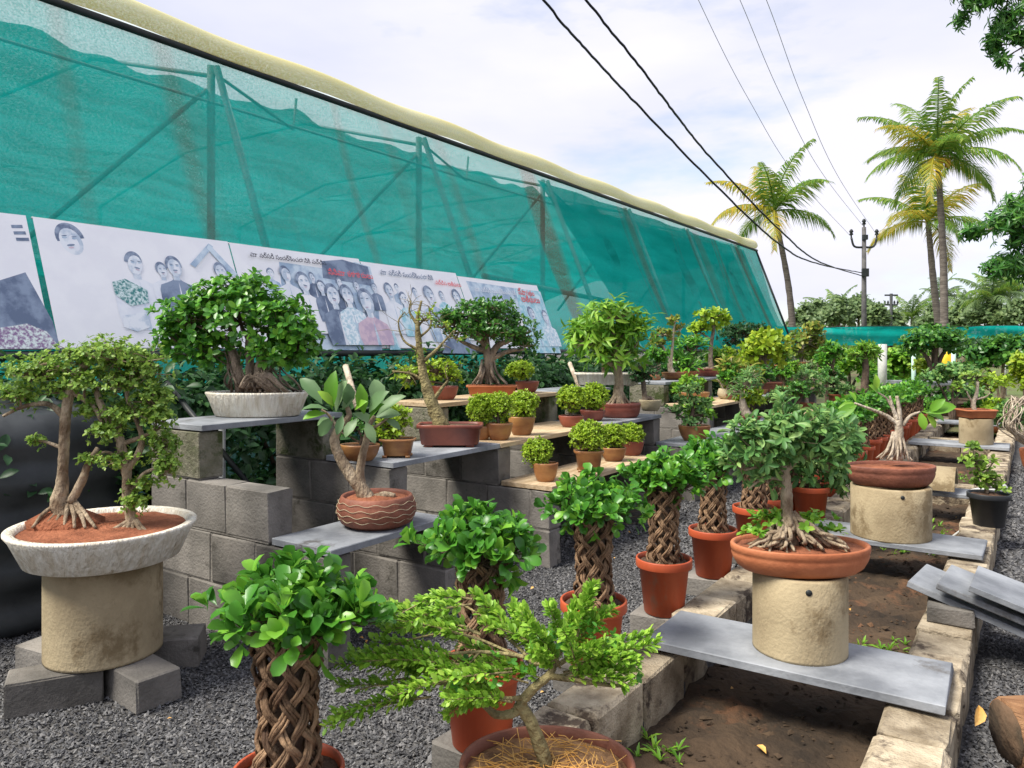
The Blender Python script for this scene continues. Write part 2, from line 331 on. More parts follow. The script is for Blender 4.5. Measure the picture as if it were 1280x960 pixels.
# ------------------------------------------------------------------ potted plants
class Plant:
    def __init__(s, name, label, cat, pos, group=None):
        s.pos = np.asarray(pos, float); s.d = depth(s.pos); s.k = s.d / FPX; s.bx, s.by = proj(s.pos)
        s.root = tag(empty(name, pos, ANG), label, cat, group); s.tp = []
    def loc(s, px, py, dy=0.0): return np.array([(px - s.bx) * s.k, dy, (s.by - py) * s.k])
    def pot(s, kind, r, h, mat, soil=DARKSOIL, ay=1.0, rim=True, r_px=True):
        R = r * s.k if r_px else r; Hh = h * s.k if r_px else h
        if kind == 'nursery':
            pr = [(0, 0), (.66, 0), (.70, .02), (.88, .83), (.99, .845), (1, .86), (1, .985), (.985, 1), (.93, 1), (.92, .90)]; pw = 2
        elif kind == 'bowl':
            pr = [(0, 0), (.62, 0), (.66, .02), (.84, .30), (.96, .70), (1, .90), (1.0, .97), (.97, 1), (.90, .98), (.88, .86)]; pw = 2
        elif kind == 'round':
            pr = [(0, 0), (.70, 0), (.90, .14), (1.0, .42), (1.0, .62), (.93, .88), (.90, .97), (.87, 1), (.82, .97), (.80, .86)]; pw = 2
        elif kind == 'oval':
            pr = [(0, 0), (.76, 0), (.83, .04), (.91, .20), (.965, .45), (.985, .62), (.975, .70), (.99, .74), (1, .84), (1, .95), (.985, 1), (.94, .99), (.925, .84)]; pw = 2
        elif kind == 'slab':
            pr = [(0, 0), (.78, 0), (.82, .04), (.95, .75), (1, .92), (1, .98), (.98, 1), (.90, .97), (.88, .84)]; pw = 2
        elif kind == 'deep':
            pr = [(0, 0), (.68, 0), (.72, .03), (.86, .80), (.98, .86), (1, .90), (1, .98), (.98, 1), (.90, .99), (.88, .88)]; pw = 3.2
        else:  # rect
            pr = [(0, 0), (.84, 0), (.87, .06), (.93, .78), (1, .82), (1, .97), (.985, 1), (.92, .99), (.91, .85)]; pw = 7
        pr = [(a * R, b * Hh) for a, b in pr]
        seg = 56 if s.d < 5 else 28
        V, q = lathe(pr, seg, 1, ay, pw); mb = MB(); mb.add(V, q); p = mb.build('pot', mat, s.root); s.potobj = p
        rs = pr[-1][0] * 1.0; zs = pr[-1][1] + .01 * Hh
        rings = [(rs * f, zs + .10 * Hh * (1 - f) ** .8 * (1 if f < .99 else 0)) for f in (1, .8, .55, .3, .02)]
        V, q = lathe(rings, max(20, seg // 2), 1, ay, pw); V[:, 2] += RNG.uniform(-.02, .03, len(V)) * Hh * (np.abs(V[:, 0]) < rs * .95)
        mb = MB(); mb.add(V, q); mb.build('soil', soil, s.root); s.top = zs + .05 * Hh
        if kind == 'rect' or kind == 'deep':
            for ix in (-1, 1):
                for iy in (-1, 1):
                    mb = MB(); mb.box(ix * R * .62 - .12 * R, ix * R * .62 + .12 * R, iy * R * ay * .6 - .12 * R * ay, iy * R * ay * .6 + .12 * R * ay, -.09 * Hh, .02 * Hh)
                    mb.build('foot', mat, p)
            s.root.location.z += .09 * Hh
        s.R = R; s.Hh = Hh; return s
    def trunk(s, lines, mat=BARKT, bump=.10, seg=9, name='trunk', n=6):
        """lines of (px,py,r_px[,dy_m])"""
        mb = MB()
        for ln in lines:
            P = np.array([list(s.loc(a[0], a[1], a[3] if len(a) > 3 else 0.0)) + [a[2] * s.k] for a in ln])
            Q = spline(P, n); Q[:, 3] = np.maximum(Q[:, 3] * .84, .0012)
            if name == 'trunk': s.tp.append(Q)
            mb.tube(Q[:, :3], Q[:, 3], seg if Q[0, 3] > .006 else 6, bump)
        mb.build(name, mat, s.root); return s
    def crown(s, pads, kind, n, k, ln, mat, shell=.55, twig=True, parts=0, spread=(.15, .9), down=.65, branchmat=None, lump=.16, dz=.8, jit=.25, name='crown'):
        """pads (px,py,rx,ry[,dy_px]); n clusters of k leaves, ln leaf length px"""
        PD = []
        for p in pads:
            dy = (p[4] if len(p) > 4 else RNG.uniform(-.25, .25) * p[2]) * s.k
            c = s.loc(p[0], p[1], dy); PD.append([*c, p[2] * s.k, p[2] * s.k * dz, p[3] * s.k])
        C, Ax, idx = pad_points(PD, n, shell, down, lump); PD = np.array(PD)
        if twig and s.tp:
            TP = np.concatenate(s.tp); mb = MB(); bm = branchmat or BARKD
            for p in PD:
                low = TP[TP[:, 2] < p[2] + .2 * p[5]]; low = low if len(low) else TP
                j = np.argmin(np.linalg.norm(low[:, :3] - (p[:3] - [0, 0, p[5] * .7]), axis=1)); a = low[j]
                c = p[:3] - np.array([0, 0, p[5] * .15]); mid = (a[:3] + c) / 2 + RNG.normal(0, .08, 3) * np.linalg.norm(c - a[:3])
                Q = spline([a[:3], mid, c], 4); r0 = min(a[3] * .75, p[3] * .09 + .003); mb.tube(Q, np.linspace(r0, r0 * .45, len(Q)), 6, .08)
            for j in range(0, n, 1 if n < 260 else 3):
                p = PD[idx[j]]; a = p[:3] - np.array([0, 0, p[5] * .25]); q = C[j]
                mid = a * .5 + q * .5 + RNG.normal(0, .06, 3) * p[3]
                mb.tube(np.array([a, mid, q]), np.array([.0035, .0025, .0013]) * max(1, s.k / .004) * .8, 4, caps=False)
            tag(mb.build('branches', bm, s.root), kind='stuff')
        P, D, U = rosettes(C, Ax, k, spread); P = P + RNG.normal(0, jit, P.shape) * ln * s.k * .5
        S = ln * s.k * RNG.uniform(.65, 1.15, len(P))
        if parts:
            sel = RNG.permutation(len(P)); pa, sel = sel[:parts], sel[parts:]
            leaf_parts(s.root, kind, P[pa], D[pa], U[pa], S[pa], mat)
            P, D, U, S = P[sel], D[sel], U[sel], S[sel]
        if len(P):
            V, T = leaf_arrays(kind, P, D, U, S)
            o = link(name, mesh_np(name, V, [T], True), leafmat(mat), s.root); tag(o, kind='stuff')
        return s
LEAFMESH = {}
def leaf_parts(root, kind, P, D, U, S, mat):
    key = (kind, mat)
    if key not in LEAFMESH:
        ms = []
        for v in range(4):
            V0, T0 = TM[kind]; V = V0.copy(); V[:, 1] *= RNG.uniform(.85, 1.15); V[:, 2] += -RNG.uniform(-.05, .16) * V[:, 0] ** 2
            V[:, 1] += RNG.uniform(-.06, .06) * V[:, 0] ** 2
            me = mesh_np('leaf', V, [T0], True); me.materials.append(leafmat(mat, True)); ms.append(me)
        LEAFMESH[key] = ms
    D, Y, Z = basis(D, U)
    for i in range(len(P)):
        o = bpy.data.objects.new('leaf', LEAFMESH[key][i % 4]); COL.objects.link(o); o.parent = root
        m = Matrix(((D[i][0], Y[i][0], Z[i][0], 0), (D[i][1], Y[i][1], Z[i][1], 0), (D[i][2], Y[i][2], Z[i][2], 0), (0, 0, 0, 1)))
        o.matrix_local = Matrix.Translation(Vector(P[i])) @ m @ Matrix.Scale(float(S[i]), 4)

# ================================================================== THE SETTING
def sheet(name, x0, x1, y0, y1, z, mat, nx=2, ny=2, amp=0.0, kind='structure', label=None):
    X, Y = np.meshgrid(np.linspace(x0, x1, nx), np.linspace(y0, y1, ny)); Z = np.full(X.shape, z) + (RNG.normal(0, amp, X.shape) if amp else 0)
    V = np.stack([X.ravel(), Y.ravel(), Z.ravel()], -1); i = np.arange(ny - 1)[:, None] * nx + np.arange(nx - 1)[None]
    q = np.stack([i, i + 1, i + nx + 1, i + nx], -1).reshape(-1, 4); mb = MB(); mb.add(V, q)
    return tag(mb.build(name, mat), label, kind=kind)
XL0, XL1, XR0, XR1 = -1.50, -1.29, -.45, -.22      # the two kerbs of the long planting bed
# one ground sheet to the horizon, with the bed sunk into it
mb = MB(); BIG = 1500; zb = -.07; Y0, Y1 = .4, 22
xs = [-BIG, XL1, XR0, BIG]; ys = [-BIG, Y0, Y1, BIG]
for i in range(3):
    for j in range(3):
        z = zb if (i == 1 and j == 1) else 0
        mb.add([(xs[i], ys[j], z), (xs[i + 1], ys[j], z), (xs[i + 1], ys[j + 1], z), (xs[i], ys[j + 1], z)], [(0, 1, 2, 3)])
for (a, b) in (((XL1, Y0), (XL1, Y1)), ((XR0, Y1), (XR0, Y0)), ((XR0, Y0), (XL1, Y0)), ((XL1, Y1), (XR0, Y1))):
    mb.add([(*a, zb), (*b, zb), (*b, 0), (*a, 0)], [(0, 1, 2, 3)])
tag(mb.build('ground', GROUND, smooth=False), kind='structure')
sheet('bed_soil', XL1 + .004, XR0 - .004, Y0, Y1, -.045, EARTH, 18, 340, .010)
sheet('garden_ground', -60, 80, 15.5, 300, .004, FIELD, 2, 2)

# gravel chips
def gravel(name, rects, dens, smin, smax):
    Ps = []
    for (x0, x1, y0, y1) in rects:
        n = int((x1 - x0) * (y1 - y0) * dens); Ps.append(np.stack([RNG.uniform(x0, x1, n), RNG.uniform(y0, y1, n)], -1))
    P = np.concatenate(Ps); dd = P[:, 0] * FW[0] + P[:, 1] * FW[1]; lat = np.abs(P[:, 0] * RT[0] + P[:, 1] * RT[1]) / np.maximum(dd, .1)
    P = P[(dd > 1.6) & (lat < .9)]; n = len(P)
    B = np.array([(1, 0, 0), (-1, 0, 0), (0, 1, 0), (0, -1, 0), (0, 0, 1), (0, 0, -1)], float)
    T0 = np.array([(0, 2, 4), (2, 1, 4), (1, 3, 4), (3, 0, 4), (2, 0, 5), (1, 2, 5), (3, 1, 5), (0, 3, 5)])
    V = B[None] + RNG.normal(0, .28, (n, 6, 3)); V *= RNG.uniform(smin, smax, (n, 1, 1)) * np.stack([RNG.uniform(.8, 1.2, n), RNG.uniform(.5, .9, n), RNG.uniform(.35, .65, n)], -1)[:, None]
    a = RNG.uniform(0, 6.28, n); ca, sa = np.cos(a)[:, None], np.sin(a)[:, None]; tl = RNG.normal(0, .5, (n, 1))
    X = V[..., 0] * ca - V[..., 1] * sa; Y = V[..., 0] * sa + V[..., 1] * ca; Z = V[..., 2] + tl * V[..., 0]
    V = np.stack([X + P[:, :1], Y + P[:, 1:], Z + RNG.uniform(.001, .010, (n, 1))], -1)
    T = T0[None] + (np.arange(n) * 6)[:, None, None]
    o = link(name, mesh_np(name, V.reshape(-1, 3), [T.reshape(-1, 3)]), GRAVELM); tag(o, 'loose dark grey gravel covering the paths between shelves and bed', 'gravel', kind='stuff')
GRAVELM = LEAF('gravel_stone', (.045, .045, .047), (.10, .10, .103), (.20, .195, .19), rough=.8, trans=0.0, spec=.25)
gravel('gravel', [(-3.3, XL0 - .01, 1.0, 5.0), (-5.4, -3.3, .6, 2.6), (XR1 + .01, 1.4, 2.0, 6.0)], 8500, .005, .0105)
gravel('gravel', [(-3.3, XL0 - .01, 5.0, 12.0), (XR1 + .01, 2.6, 6.0, 12.0)], 2300, .009, .019)
# clods and bits on the bed soil
def clods():
    n = 2600; P = np.stack([RNG.uniform(XL1 + .02, XR0 - .02, n), RNG.uniform(1.5, 9, n)], -1)
    B = np.array([(1, 0, 0), (-1, 0, 0), (0, 1, 0), (0, -1, 0), (0, 0, 1)], float); T0 = np.array([(0, 2, 4), (2, 1, 4), (1, 3, 4), (3, 0, 4)])
    V = (B[None] + RNG.normal(0, .3, (n, 5, 3))) * (RNG.gamma(1.5, .004, (n, 1, 1)) + .002) * np.array([1, 1, .6])
    V[..., 0] += P[:, :1]; V[..., 1] += P[:, 1:]; V[..., 2] += -.045
    T = T0[None] + (np.arange(n) * 5)[:, None, None]
    o = link('soil_clods', mesh_np('soil_clods', V.reshape(-1, 3), [T.reshape(-1, 3)]), EARTH)
    tag(o, 'small clods and crumbs on the brown bed soil', 'soil', kind='stuff')
clods()

# ------------------------------------------------------------------ kerbs of the bed: each block a part
def kerb(name, x0, x1, label, top=.17, L0=.40):
    root = tag(empty(name, ((x0 + x1) / 2, 1.0, 0)), label, 'kerb'); y = .9; i = 0
    while y < 21.5:
        ln = L0 * random.uniform(.9, 1.08); hh = top + random.uniform(-.012, .012)
        me = block_mesh(x1 - x0, round(ln - .008, 2), .26, .012 if i % 3 else .02, .007, i % 7)
        place_block('block', me, KERB, (random.uniform(-.008, .008), y + ln / 2 - 1.0, hh - .26), random.uniform(-.012, .012), root)
        y += ln; i += 1
    return root
kerb('planter_kerb', XL0, XL1, 'worn concrete block kerb of the bed on the side of the shelves')
kerb('planter_kerb', XR0, XR1, 'stained tan concrete block kerb of the bed carrying the black pot', L0=.30)
def cross(y, lab):
    root = tag(empty('cross_kerb', (XL1, y, 0)), lab, 'kerb')
    for i in range(2):
        place_block('block', block_mesh(.41, .12, .22, .012, .006, i), KERB, (.21 + i * .42, 0, -.07), 0, root)
cross(8.75, 'low concrete cross wall dividing the bed below the leafless branches')
cross(13.2, 'low concrete cross wall of the bed behind the square brown pot')

# ------------------------------------------------------------------ stepped block walls and their shelves
ZS = (.525, .79, 1.05); XS = (-2.70, -3.12, -3.69); XB = -4.16; SLT = .034
def step_wall(y, label, steps=3, t=.15, mossy=False, xoff=0.0):
    root = tag(empty('stepped_block_wall', (XB + xoff, y, 0)), label, 'wall', 'stepped block walls carrying the shelves')
    zc = [0, .262, ZS[0], ZS[1], ZS[2]]
    for c in range(4):
        xe = (XS[0], XS[0], XS[1], XS[2])[c]
        if steps == 2 and c == 3: continue
        z0, z1 = zc[c], zc[c + 1]; n = max(1, round((xe - XB) / .40)); ln = (xe - XB) / n
        off = .2 if c % 2 else 0; xs_ = [XB] + [XB + off + ln * i for i in range(1 if off else 1, n + 1) if XB + off + ln * i < xe - .08] + [xe]
        for a, b in zip(xs_[:-1], xs_[1:]):
            me = block_mesh(round(b - a - .014, 3), t, round(z1 - z0 - .012, 3), .006, .004, c)
            place_block('block', me, MOSSY if (mossy and b == xe and c == 3) else CONC, ((a + b) / 2 - XB, t / 2, z0 + .006), 0, root)
        mb = MB(); mb.box(.004, xe - XB - .014, .005, t - .005, z0, z1 - .008); mb.build('mortar', MORTAR, root, False)
    return root
WY = dict(A=2.47, B=3.34, C=4.45, D=6.08, E=7.15, F=8.75, G=10.3, I=12.2, J=14.0)
step_wall(WY['A'], 'weathered three-step block wall beside the cream round pedestal', mossy=True)
step_wall(WY['B'], 'dark three-step block wall behind the large-leaved plant in the wave-lined bowl')
step_wall(WY['C'], 'stepped block wall below the joint of the grey slab and the plank')
step_wall(WY['D'], 'stepped block wall at the far end of the upper wooden plank')
step_wall(WY['E'], 'stepped block wall below the beige tray of driftwood')
step_wall(WY['F'], 'stepped block wall under the layered bonsai in the amber bowl')
for kk, la in (('G', 'stepped block wall under the yellow-green bonsai tray'), ('I', 'far stepped block wall under the orange-leaved bonsai'), ('J', 'last stepped block wall towards the green net fence')):
    step_wall(WY[kk], la)
def slab(lv, ya, yb, mat, label, name, ov=.012, wd=None, th=SLT):
    xb = (XS[1] + .01, XS[2] + .01, XB)[lv]; xf = XS[lv] + ov
    if wd: xb = xf - wd
    y0, y1 = ya + .005, yb + .145
    me = block_mesh(round(xf - xb, 3), round(y1 - y0, 3), th, .003, .0015, lv)
    o = place_block(name, me, mat, ((xf + xb) / 2, (y0 + y1) / 2, ZS[lv] + .002)); tag(o, label, 'shelf slab' if mat is SLATE else 'plank'); return o
slab(0, WY['A'], WY['B'] - .15, SLATE, 'grey stone shelf slab under the large-leaved plant in the wave-lined bowl', 'shelf_slab')
slab(2, WY['A'], WY['B'], SLATE, 'grey stone shelf slab under the cream textured tray', 'shelf_slab')
slab(1, WY['B'], WY['C'] - .15, SLATE, 'grey stone shelf slab under the rectangular brown tray', 'shelf_slab')
slab(1, WY['C'], WY['D'] - .15, WOOD, 'pale wooden plank shelf under the two round bushes', 'wooden_plank')
slab(0, WY['C'], WY['D'], WOOD, 'pale wooden plank shelf carrying four small brown pots', 'wooden_plank')
slab(2, WY['C'], WY['D'], WOOD, 'wooden plank shelf under the umbrella-shaped banyan', 'wooden_plank')
slab(1, WY['D'], WY['E'], SLATE, 'grey stone shelf slab under the leafy tree in the red oval tray', 'shelf_slab')
slab(2, WY['D'] + .2, WY['E'], SLATE, 'grey stone shelf slab under the long whitish trough', 'shelf_slab')
slab(0, WY['E'], WY['F'], SLATE, 'grey stone shelf slab under the layered bonsai in the amber bowl', 'shelf_slab')
slab(2, WY['F'], WY['G'] - .15, SLATE, 'grey stone shelf slab under the slender tree in the red tray', 'shelf_slab')
slab(1, WY['F'], WY['G'] - .15, WOOD, 'wooden plank shelf under the cane plant', 'wooden_plank')
slab(0, WY['F'], WY['G'], SLATE, 'grey stone shelf slab below the swollen pale trunk', 'shelf_slab')
slab(1, WY['G'], WY['I'] - .15, SLATE, 'far grey stone shelf slab under the amber bowls', 'shelf_slab')
slab(2, WY['G'], WY['I'] - .15, SLATE, 'far grey stone shelf slab under the orange-leaved tree', 'shelf_slab')
slab(0, WY['G'] + .2, WY['I'], WOOD, 'far wooden plank shelf low over the gravel', 'wooden_plank')
slab(1, WY['I'], WY['J'], WOOD, 'farthest wooden plank shelf on the middle step', 'wooden_plank')
slab(2, WY['I'], WY['J'], SLATE, 'farthest grey stone shelf slab on the top step', 'shelf_slab')
# dark back panel below shelves: brick backing behind the shelves
for nm, p0, p1, lab in (('prop_pole', (208, 478, 5.0), (310, 605, 4.7), 'thin steel prop leaning behind the cream textured tray'),):
    mb = MB(); mb.tube([W(*p0), W(*p1)], .018, 10); tag(mb.build(nm, BAR), lab, 'pole')
mb = MB(); mb.tube([G(331, 640, .1) * 0 + np.array([-4.25, 3.0, 0]), (-4.25, 3.0, 1.06)], .022, 10); tag(mb.build('prop_pole', STEEL), 'upright steel pole below the grey slab of the cream tray', 'pole')
for px, py0, px1, py1, lab in ((432, 462, 447, 510, 'short pale prop leaning behind the large leaves'), (712, 458, 727, 492, 'short pale prop leaning behind the pair of round bushes')):
    mb = MB(); d0 = depth((-4.3, onx(px, -4.3), 0)); mb.tube([W(px, py0 - 4, d0 + .3), W(px1, py1, d0 - .1)], .025, 8); tag(mb.build('prop_pole', BARKW), lab, 'pole')

# ------------------------------------------------------------------ shade-net house
NB = np.array([-5.4, 0, 1.47]); NE = np.array([-6.6, 0, 4.33]); NU = (NE - NB) / np.linalg.norm(NE - NB); NL = float(np.linalg.norm(NE - NB))
NN = np.array([NU[2], 0, -NU[0]])
NY0, NY1 = -4.0, 21.8
def NETUV(px, py):
    d = FW + RT * ((px - CX) / FPX) + np.array([0, 0, (HY - py) / FPX]); o = np.array([0, 0, H])
    t = np.dot(NB - o, NN) / np.dot(d, NN); p = o + d * t; return float(p[1]), float(np.dot(p - NB, NU))
def netmat(name, c1, c2, alpha, stain, trans=.45, tone_stretch=(1, .5, 3), fs=1.6):
    m = bpy.data.materials.new(name); m.use_nodes = True; t = m.node_tree; t.nodes.clear(); ln = t.links.new
    o = nd(t, 'ShaderNodeOutputMaterial'); tc = nd(t, 'ShaderNodeTexCoord'); 
    def noise(sc, scale, det=5):
        mp = nd(t, 'ShaderNodeMapping'); mp.inputs['Scale'].default_value = sc; ln(tc.outputs['Object'], mp.inputs[0])
        n = nd(t, 'ShaderNodeTexNoise'); n.inputs['Scale'].default_value = scale; n.inputs['Detail'].default_value = det; ln(mp.outputs[0], n.inputs['Vector']); return n.outputs[0]
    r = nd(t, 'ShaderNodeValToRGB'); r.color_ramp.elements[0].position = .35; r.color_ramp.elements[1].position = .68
    r.color_ramp.elements[0].color = rgb(c1); r.color_ramp.elements[1].color = rgb(c2); ln(noise(tone_stretch, fs), r.inputs[0]); col = r.outputs[0]
    if stain:   # rusty run-down streaks under the rafters
        r2 = nd(t, 'ShaderNodeValToRGB'); r2.color_ramp.elements[0].position = .565; r2.color_ramp.elements[1].position = .70
        r2.color_ramp.elements[1].color = (.85, .85, .85, 1)
        ln(noise((.02, 1, .02), 1.55, 2), r2.inputs[0]); mm = nd(t, 'ShaderNodeMixRGB'); ln(r2.outputs[0], mm.inputs[0]); ln(col, mm.inputs[1]); mm.inputs[2].default_value = (.20, .115, .06, 1); col = mm.outputs[0]
    df = nd(t, 'ShaderNodeBsdfDiffuse'); tl = nd(t, 'ShaderNodeBsdfTranslucent'); ln(col, df.inputs[0]); ln(col, tl.inputs[0])
    a = nd(t, 'ShaderNodeMixShader'); a.inputs[0].default_value = trans; ln(df.outputs[0], a.inputs[1]); ln(tl.outputs[0], a.inputs[2])
    tp = nd(t, 'ShaderNodeBsdfTransparent'); b = nd(t, 'ShaderNodeMixShader')
    r3 = nd(t, 'ShaderNodeMapRange'); r3.inputs['From Min'].default_value = .35; r3.inputs['From Max'].default_value = .65
    r3.inputs['To Min'].default_value = alpha - .10; r3.inputs['To Max'].default_value = alpha + .10
    ln(noise((1, 1, 1), 55, 3), r3.inputs[0]); ln(r3.outputs[0], b.inputs[0]); ln(tp.outputs[0], b.inputs[1]); ln(a.outputs[0], b.inputs[2]); ln(b.outputs[0], o.inputs[0])
    return m
NETO = netmat('shade_net', (.008, .46, .39), (.020, .58, .51), .68, True)
NETI = netmat('shade_net_inner', (.004, .28, .235), (.03, .60, .54), .90, False, .5, (3.2, .30, 1), 1.5)  # stretched colour noise paints the light and dark of wrinkles on the curtain
NETF = netmat('shade_net_doubled', (.005, .30, .26), (.010, .42, .37), .95, False)
house = tag(empty('shade_net_house', (-6.6, 9, 0)), 'long green shade-net house with a cream roof edge behind the shelves', 'greenhouse')
def hpart(mb, name, mat, smooth=True):
    o = mb.build(name, mat, house, smooth); o.location = (6.6, -9, 0); return o
def grid(fn, nu, nv, mb):
    V = np.array([fn(u, v) for v in np.linspace(0, 1, nv) for u in np.linspace(0, 1, nu)]); i = np.arange(nv - 1)[:, None] * nu + np.arange(nu - 1)[None]
    mb.add(V, np.stack([i, i + 1, i + nu + 1, i + nu], -1).reshape(-1, 4))
# the end of the slanted side leans the same way
mb = MB()
def netf(u, v):
    y = NY0 + (NY1 + .5 * v - NY0) * u; p = NB + NU * (v * NL); s_ = math.sin(v * math.pi)
    return p + np.array([0, y, 0]) + NN * s_ * (.05 * math.sin(y * 1.9) + .03 * math.sin(y * 5.3 + v * 4) - .05)
grid(netf, 160, 14, mb); hpart(mb, 'side_net', NETO)
mb = MB()   # end net
grid(lambda u, v: np.array([(-5.4 - 1.2 * v) * (1 - u) + -15.0 * u, NY1 + .5 * v + .03 * math.sin(u * 30) * math.sin(v * 3), 1.47 + 2.86 * v + .9 * math.sin(u * math.pi) * v]), 24, 8, mb); hpart(mb, 'end_net', NETO)
mb = MB()   # inner sagging curtain: wavy front edge
def cur(u, v):
    y = NY0 + (NY1 - .4 - NY0) * u; x = -6.78 - 8.1 * v
    sag = .035 * abs(math.sin(y * 1.0)) * (1 - v) + .018 * math.sin(y * 5.3) * (1 - v) ** 3 + .012 * math.sin(y * 11.7) * (1 - v) ** 3
    return np.array([x, y, 4.10 - .66 * v ** .4 - sag - 1.6 * max(0, v - .55) + .07 * math.sin(y * 2.1 + v * 9) * math.sin(v * 5) + .05 * math.sin(y * 3.1 - v * 19) * math.sin(y * .7 + v * 4) + .025 * math.sin(y * 9 + v * 31)])
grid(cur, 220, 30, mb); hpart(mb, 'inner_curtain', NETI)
mb = MB()   # second layer inside the far part of the slanted side
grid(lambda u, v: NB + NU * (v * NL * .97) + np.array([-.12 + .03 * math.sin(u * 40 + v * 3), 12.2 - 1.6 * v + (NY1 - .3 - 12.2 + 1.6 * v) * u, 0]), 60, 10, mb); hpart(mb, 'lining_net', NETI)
mb = MB()   # back wall net
grid(lambda u, v: np.array([-14.9 + .12 * math.sin(u * 60), NY0 + (NY1 - NY0) * u, 3.1 * v]), 60, 4, mb); hpart(mb, 'back_net', NETF)
mb = MB()   # roof: rolled cream edge then a low arch
RP = [(-6.55, 4.33), (-6.50, 4.40), (-6.53, 4.50), (-6.62, 4.58), (-6.9, 4.68), (-8.0, 4.95), (-10.7, 5.2), (-13.5, 4.95), (-15.0, 4.33)]
RS = spline(RP, 4)
def roof_part(a, b):
    grid(lambda u, v: np.array([RS[a + int(round(v * (b - a)))][0], NY0 + (NY1 + .35 - NY0) * u, RS[a + int(round(v * (b - a)))][1] + .02 * math.sin(u * 70) * (a == 0)]), 90, b - a + 1, mb)
roof_part(0, 16); hpart(mb, 'roof_edge_sheet', netmat('roof_edge', (.76, .67, .34), (.82, .75, .46), .95, False, .35))
mb = MB(); roof_part(16, 32); hpart(mb, 'roof_sheet', netmat('roof_film', (.72, .78, .78), (.80, .84, .84), .72, False, .6))
mb = MB(); mb.tube([(-6.57, NY0, 4.31), (-6.57, NY1 + .5, 4.31)], .035, 8); hpart(mb, 'eave_pipe', BAR)
mb = MB(); mb.tube([(-5.38, NY0, 1.45), (-5.38, NY1, 1.45)], .03, 8); hpart(mb, 'bottom_rail', BAR)
mb = MB(); mb.tube([(-5.4, NY1, 1.45), (-6.6, NY1 + .5, 4.33)], .03, 8); hpart(mb, 'end_pipe', BAR)
for i, y in enumerate(np.arange(-1.6, 21.5, 3.12)):
    mb = MB(); mb.tube([(-6.75, y, 0), (-6.75, y, 4.3)], .04, 10); hpart(mb, 'post', STEEL)
    mb = MB(); mb.tube([(-5.5, y, 1.45), (-6.66, y, 4.27)], .035, 10); hpart(mb, 'slanted_post', STEEL)
    mb = MB(); mb.tube([(-6.75, y, 4.2), (-9.0, y, 4.85), (-12, y, 4.85), (-14.8, y, 4.2)], .022, 8); hpart(mb, 'rafter', STEEL)
    mb = MB(); mb.tube([(-6.75, y - .05, 4.05), (-7.3, y - 1.7, 2.2)], .022, 8); hpart(mb, 'brace', STEEL)
    mb = MB(); mb.tube([(-6.7, y, 4.22), (-6.72, y + 1.0, 3.9), (-6.72, y + 1.04, 4.25)], .016, 6); hpart(mb, 'strut', STEEL)
    mb = MB(); mb.tube([(-14.8, y, 0), (-14.8, y, 4.2)], .04, 8); hpart(mb, 'post', STEEL)
mb = MB(); mb.tube([(-6.72, NY0, 3.93), (-6.72, NY1, 3.93)], .014, 6); hpart(mb, 'purlin', STEEL)
mb = MB(); mb.tube([(-6.3, 8.6, 2.5), (-6.4, 12.6, 2.35)], .04, 8); hpart(mb, 'purlin', STEEL)

# ------------------------------------------------------------------ printed banners hung on the net
FLAT = {}
def ink(name, c, c2=None, sc=30):
    return M('ink_' + name, c, c2 or c, sc, .6, 0, lo=.42, hi=.58)
INK = dict(white=ink('white', (.80, .80, .84), (.84, .84, .87), 4), skin=ink('skin', (.46, .54, .65), (.76, .79, .84), 9), dark=ink('dark', (.13, .17, .26), (.30, .36, .47), 16),
           navy=ink('navy', (.12, .16, .25), (.24, .30, .41), 7), steel=ink('steel', (.32, .43, .57), (.58, .68, .77), 6), cyan=ink('cyan', (.30, .56, .66), (.60, .76, .82), 14),
           pink=ink('pink', (.66, .50, .58), (.50, .38, .50), 12), red=ink('red', (.75, .12, .14)), leafy=ink('leafy', (.05, .22, .22), (.62, .74, .74), 40),
           flowers=ink('flowers', (.26, .16, .30), (.70, .78, .76), 45), black=ink('black', (.03, .03, .05)), check=ink('check', (.42, .60, .70), (.80, .85, .89), 26), plain=ink('plain', (.70, .73, .80), (.78, .80, .85), 6))
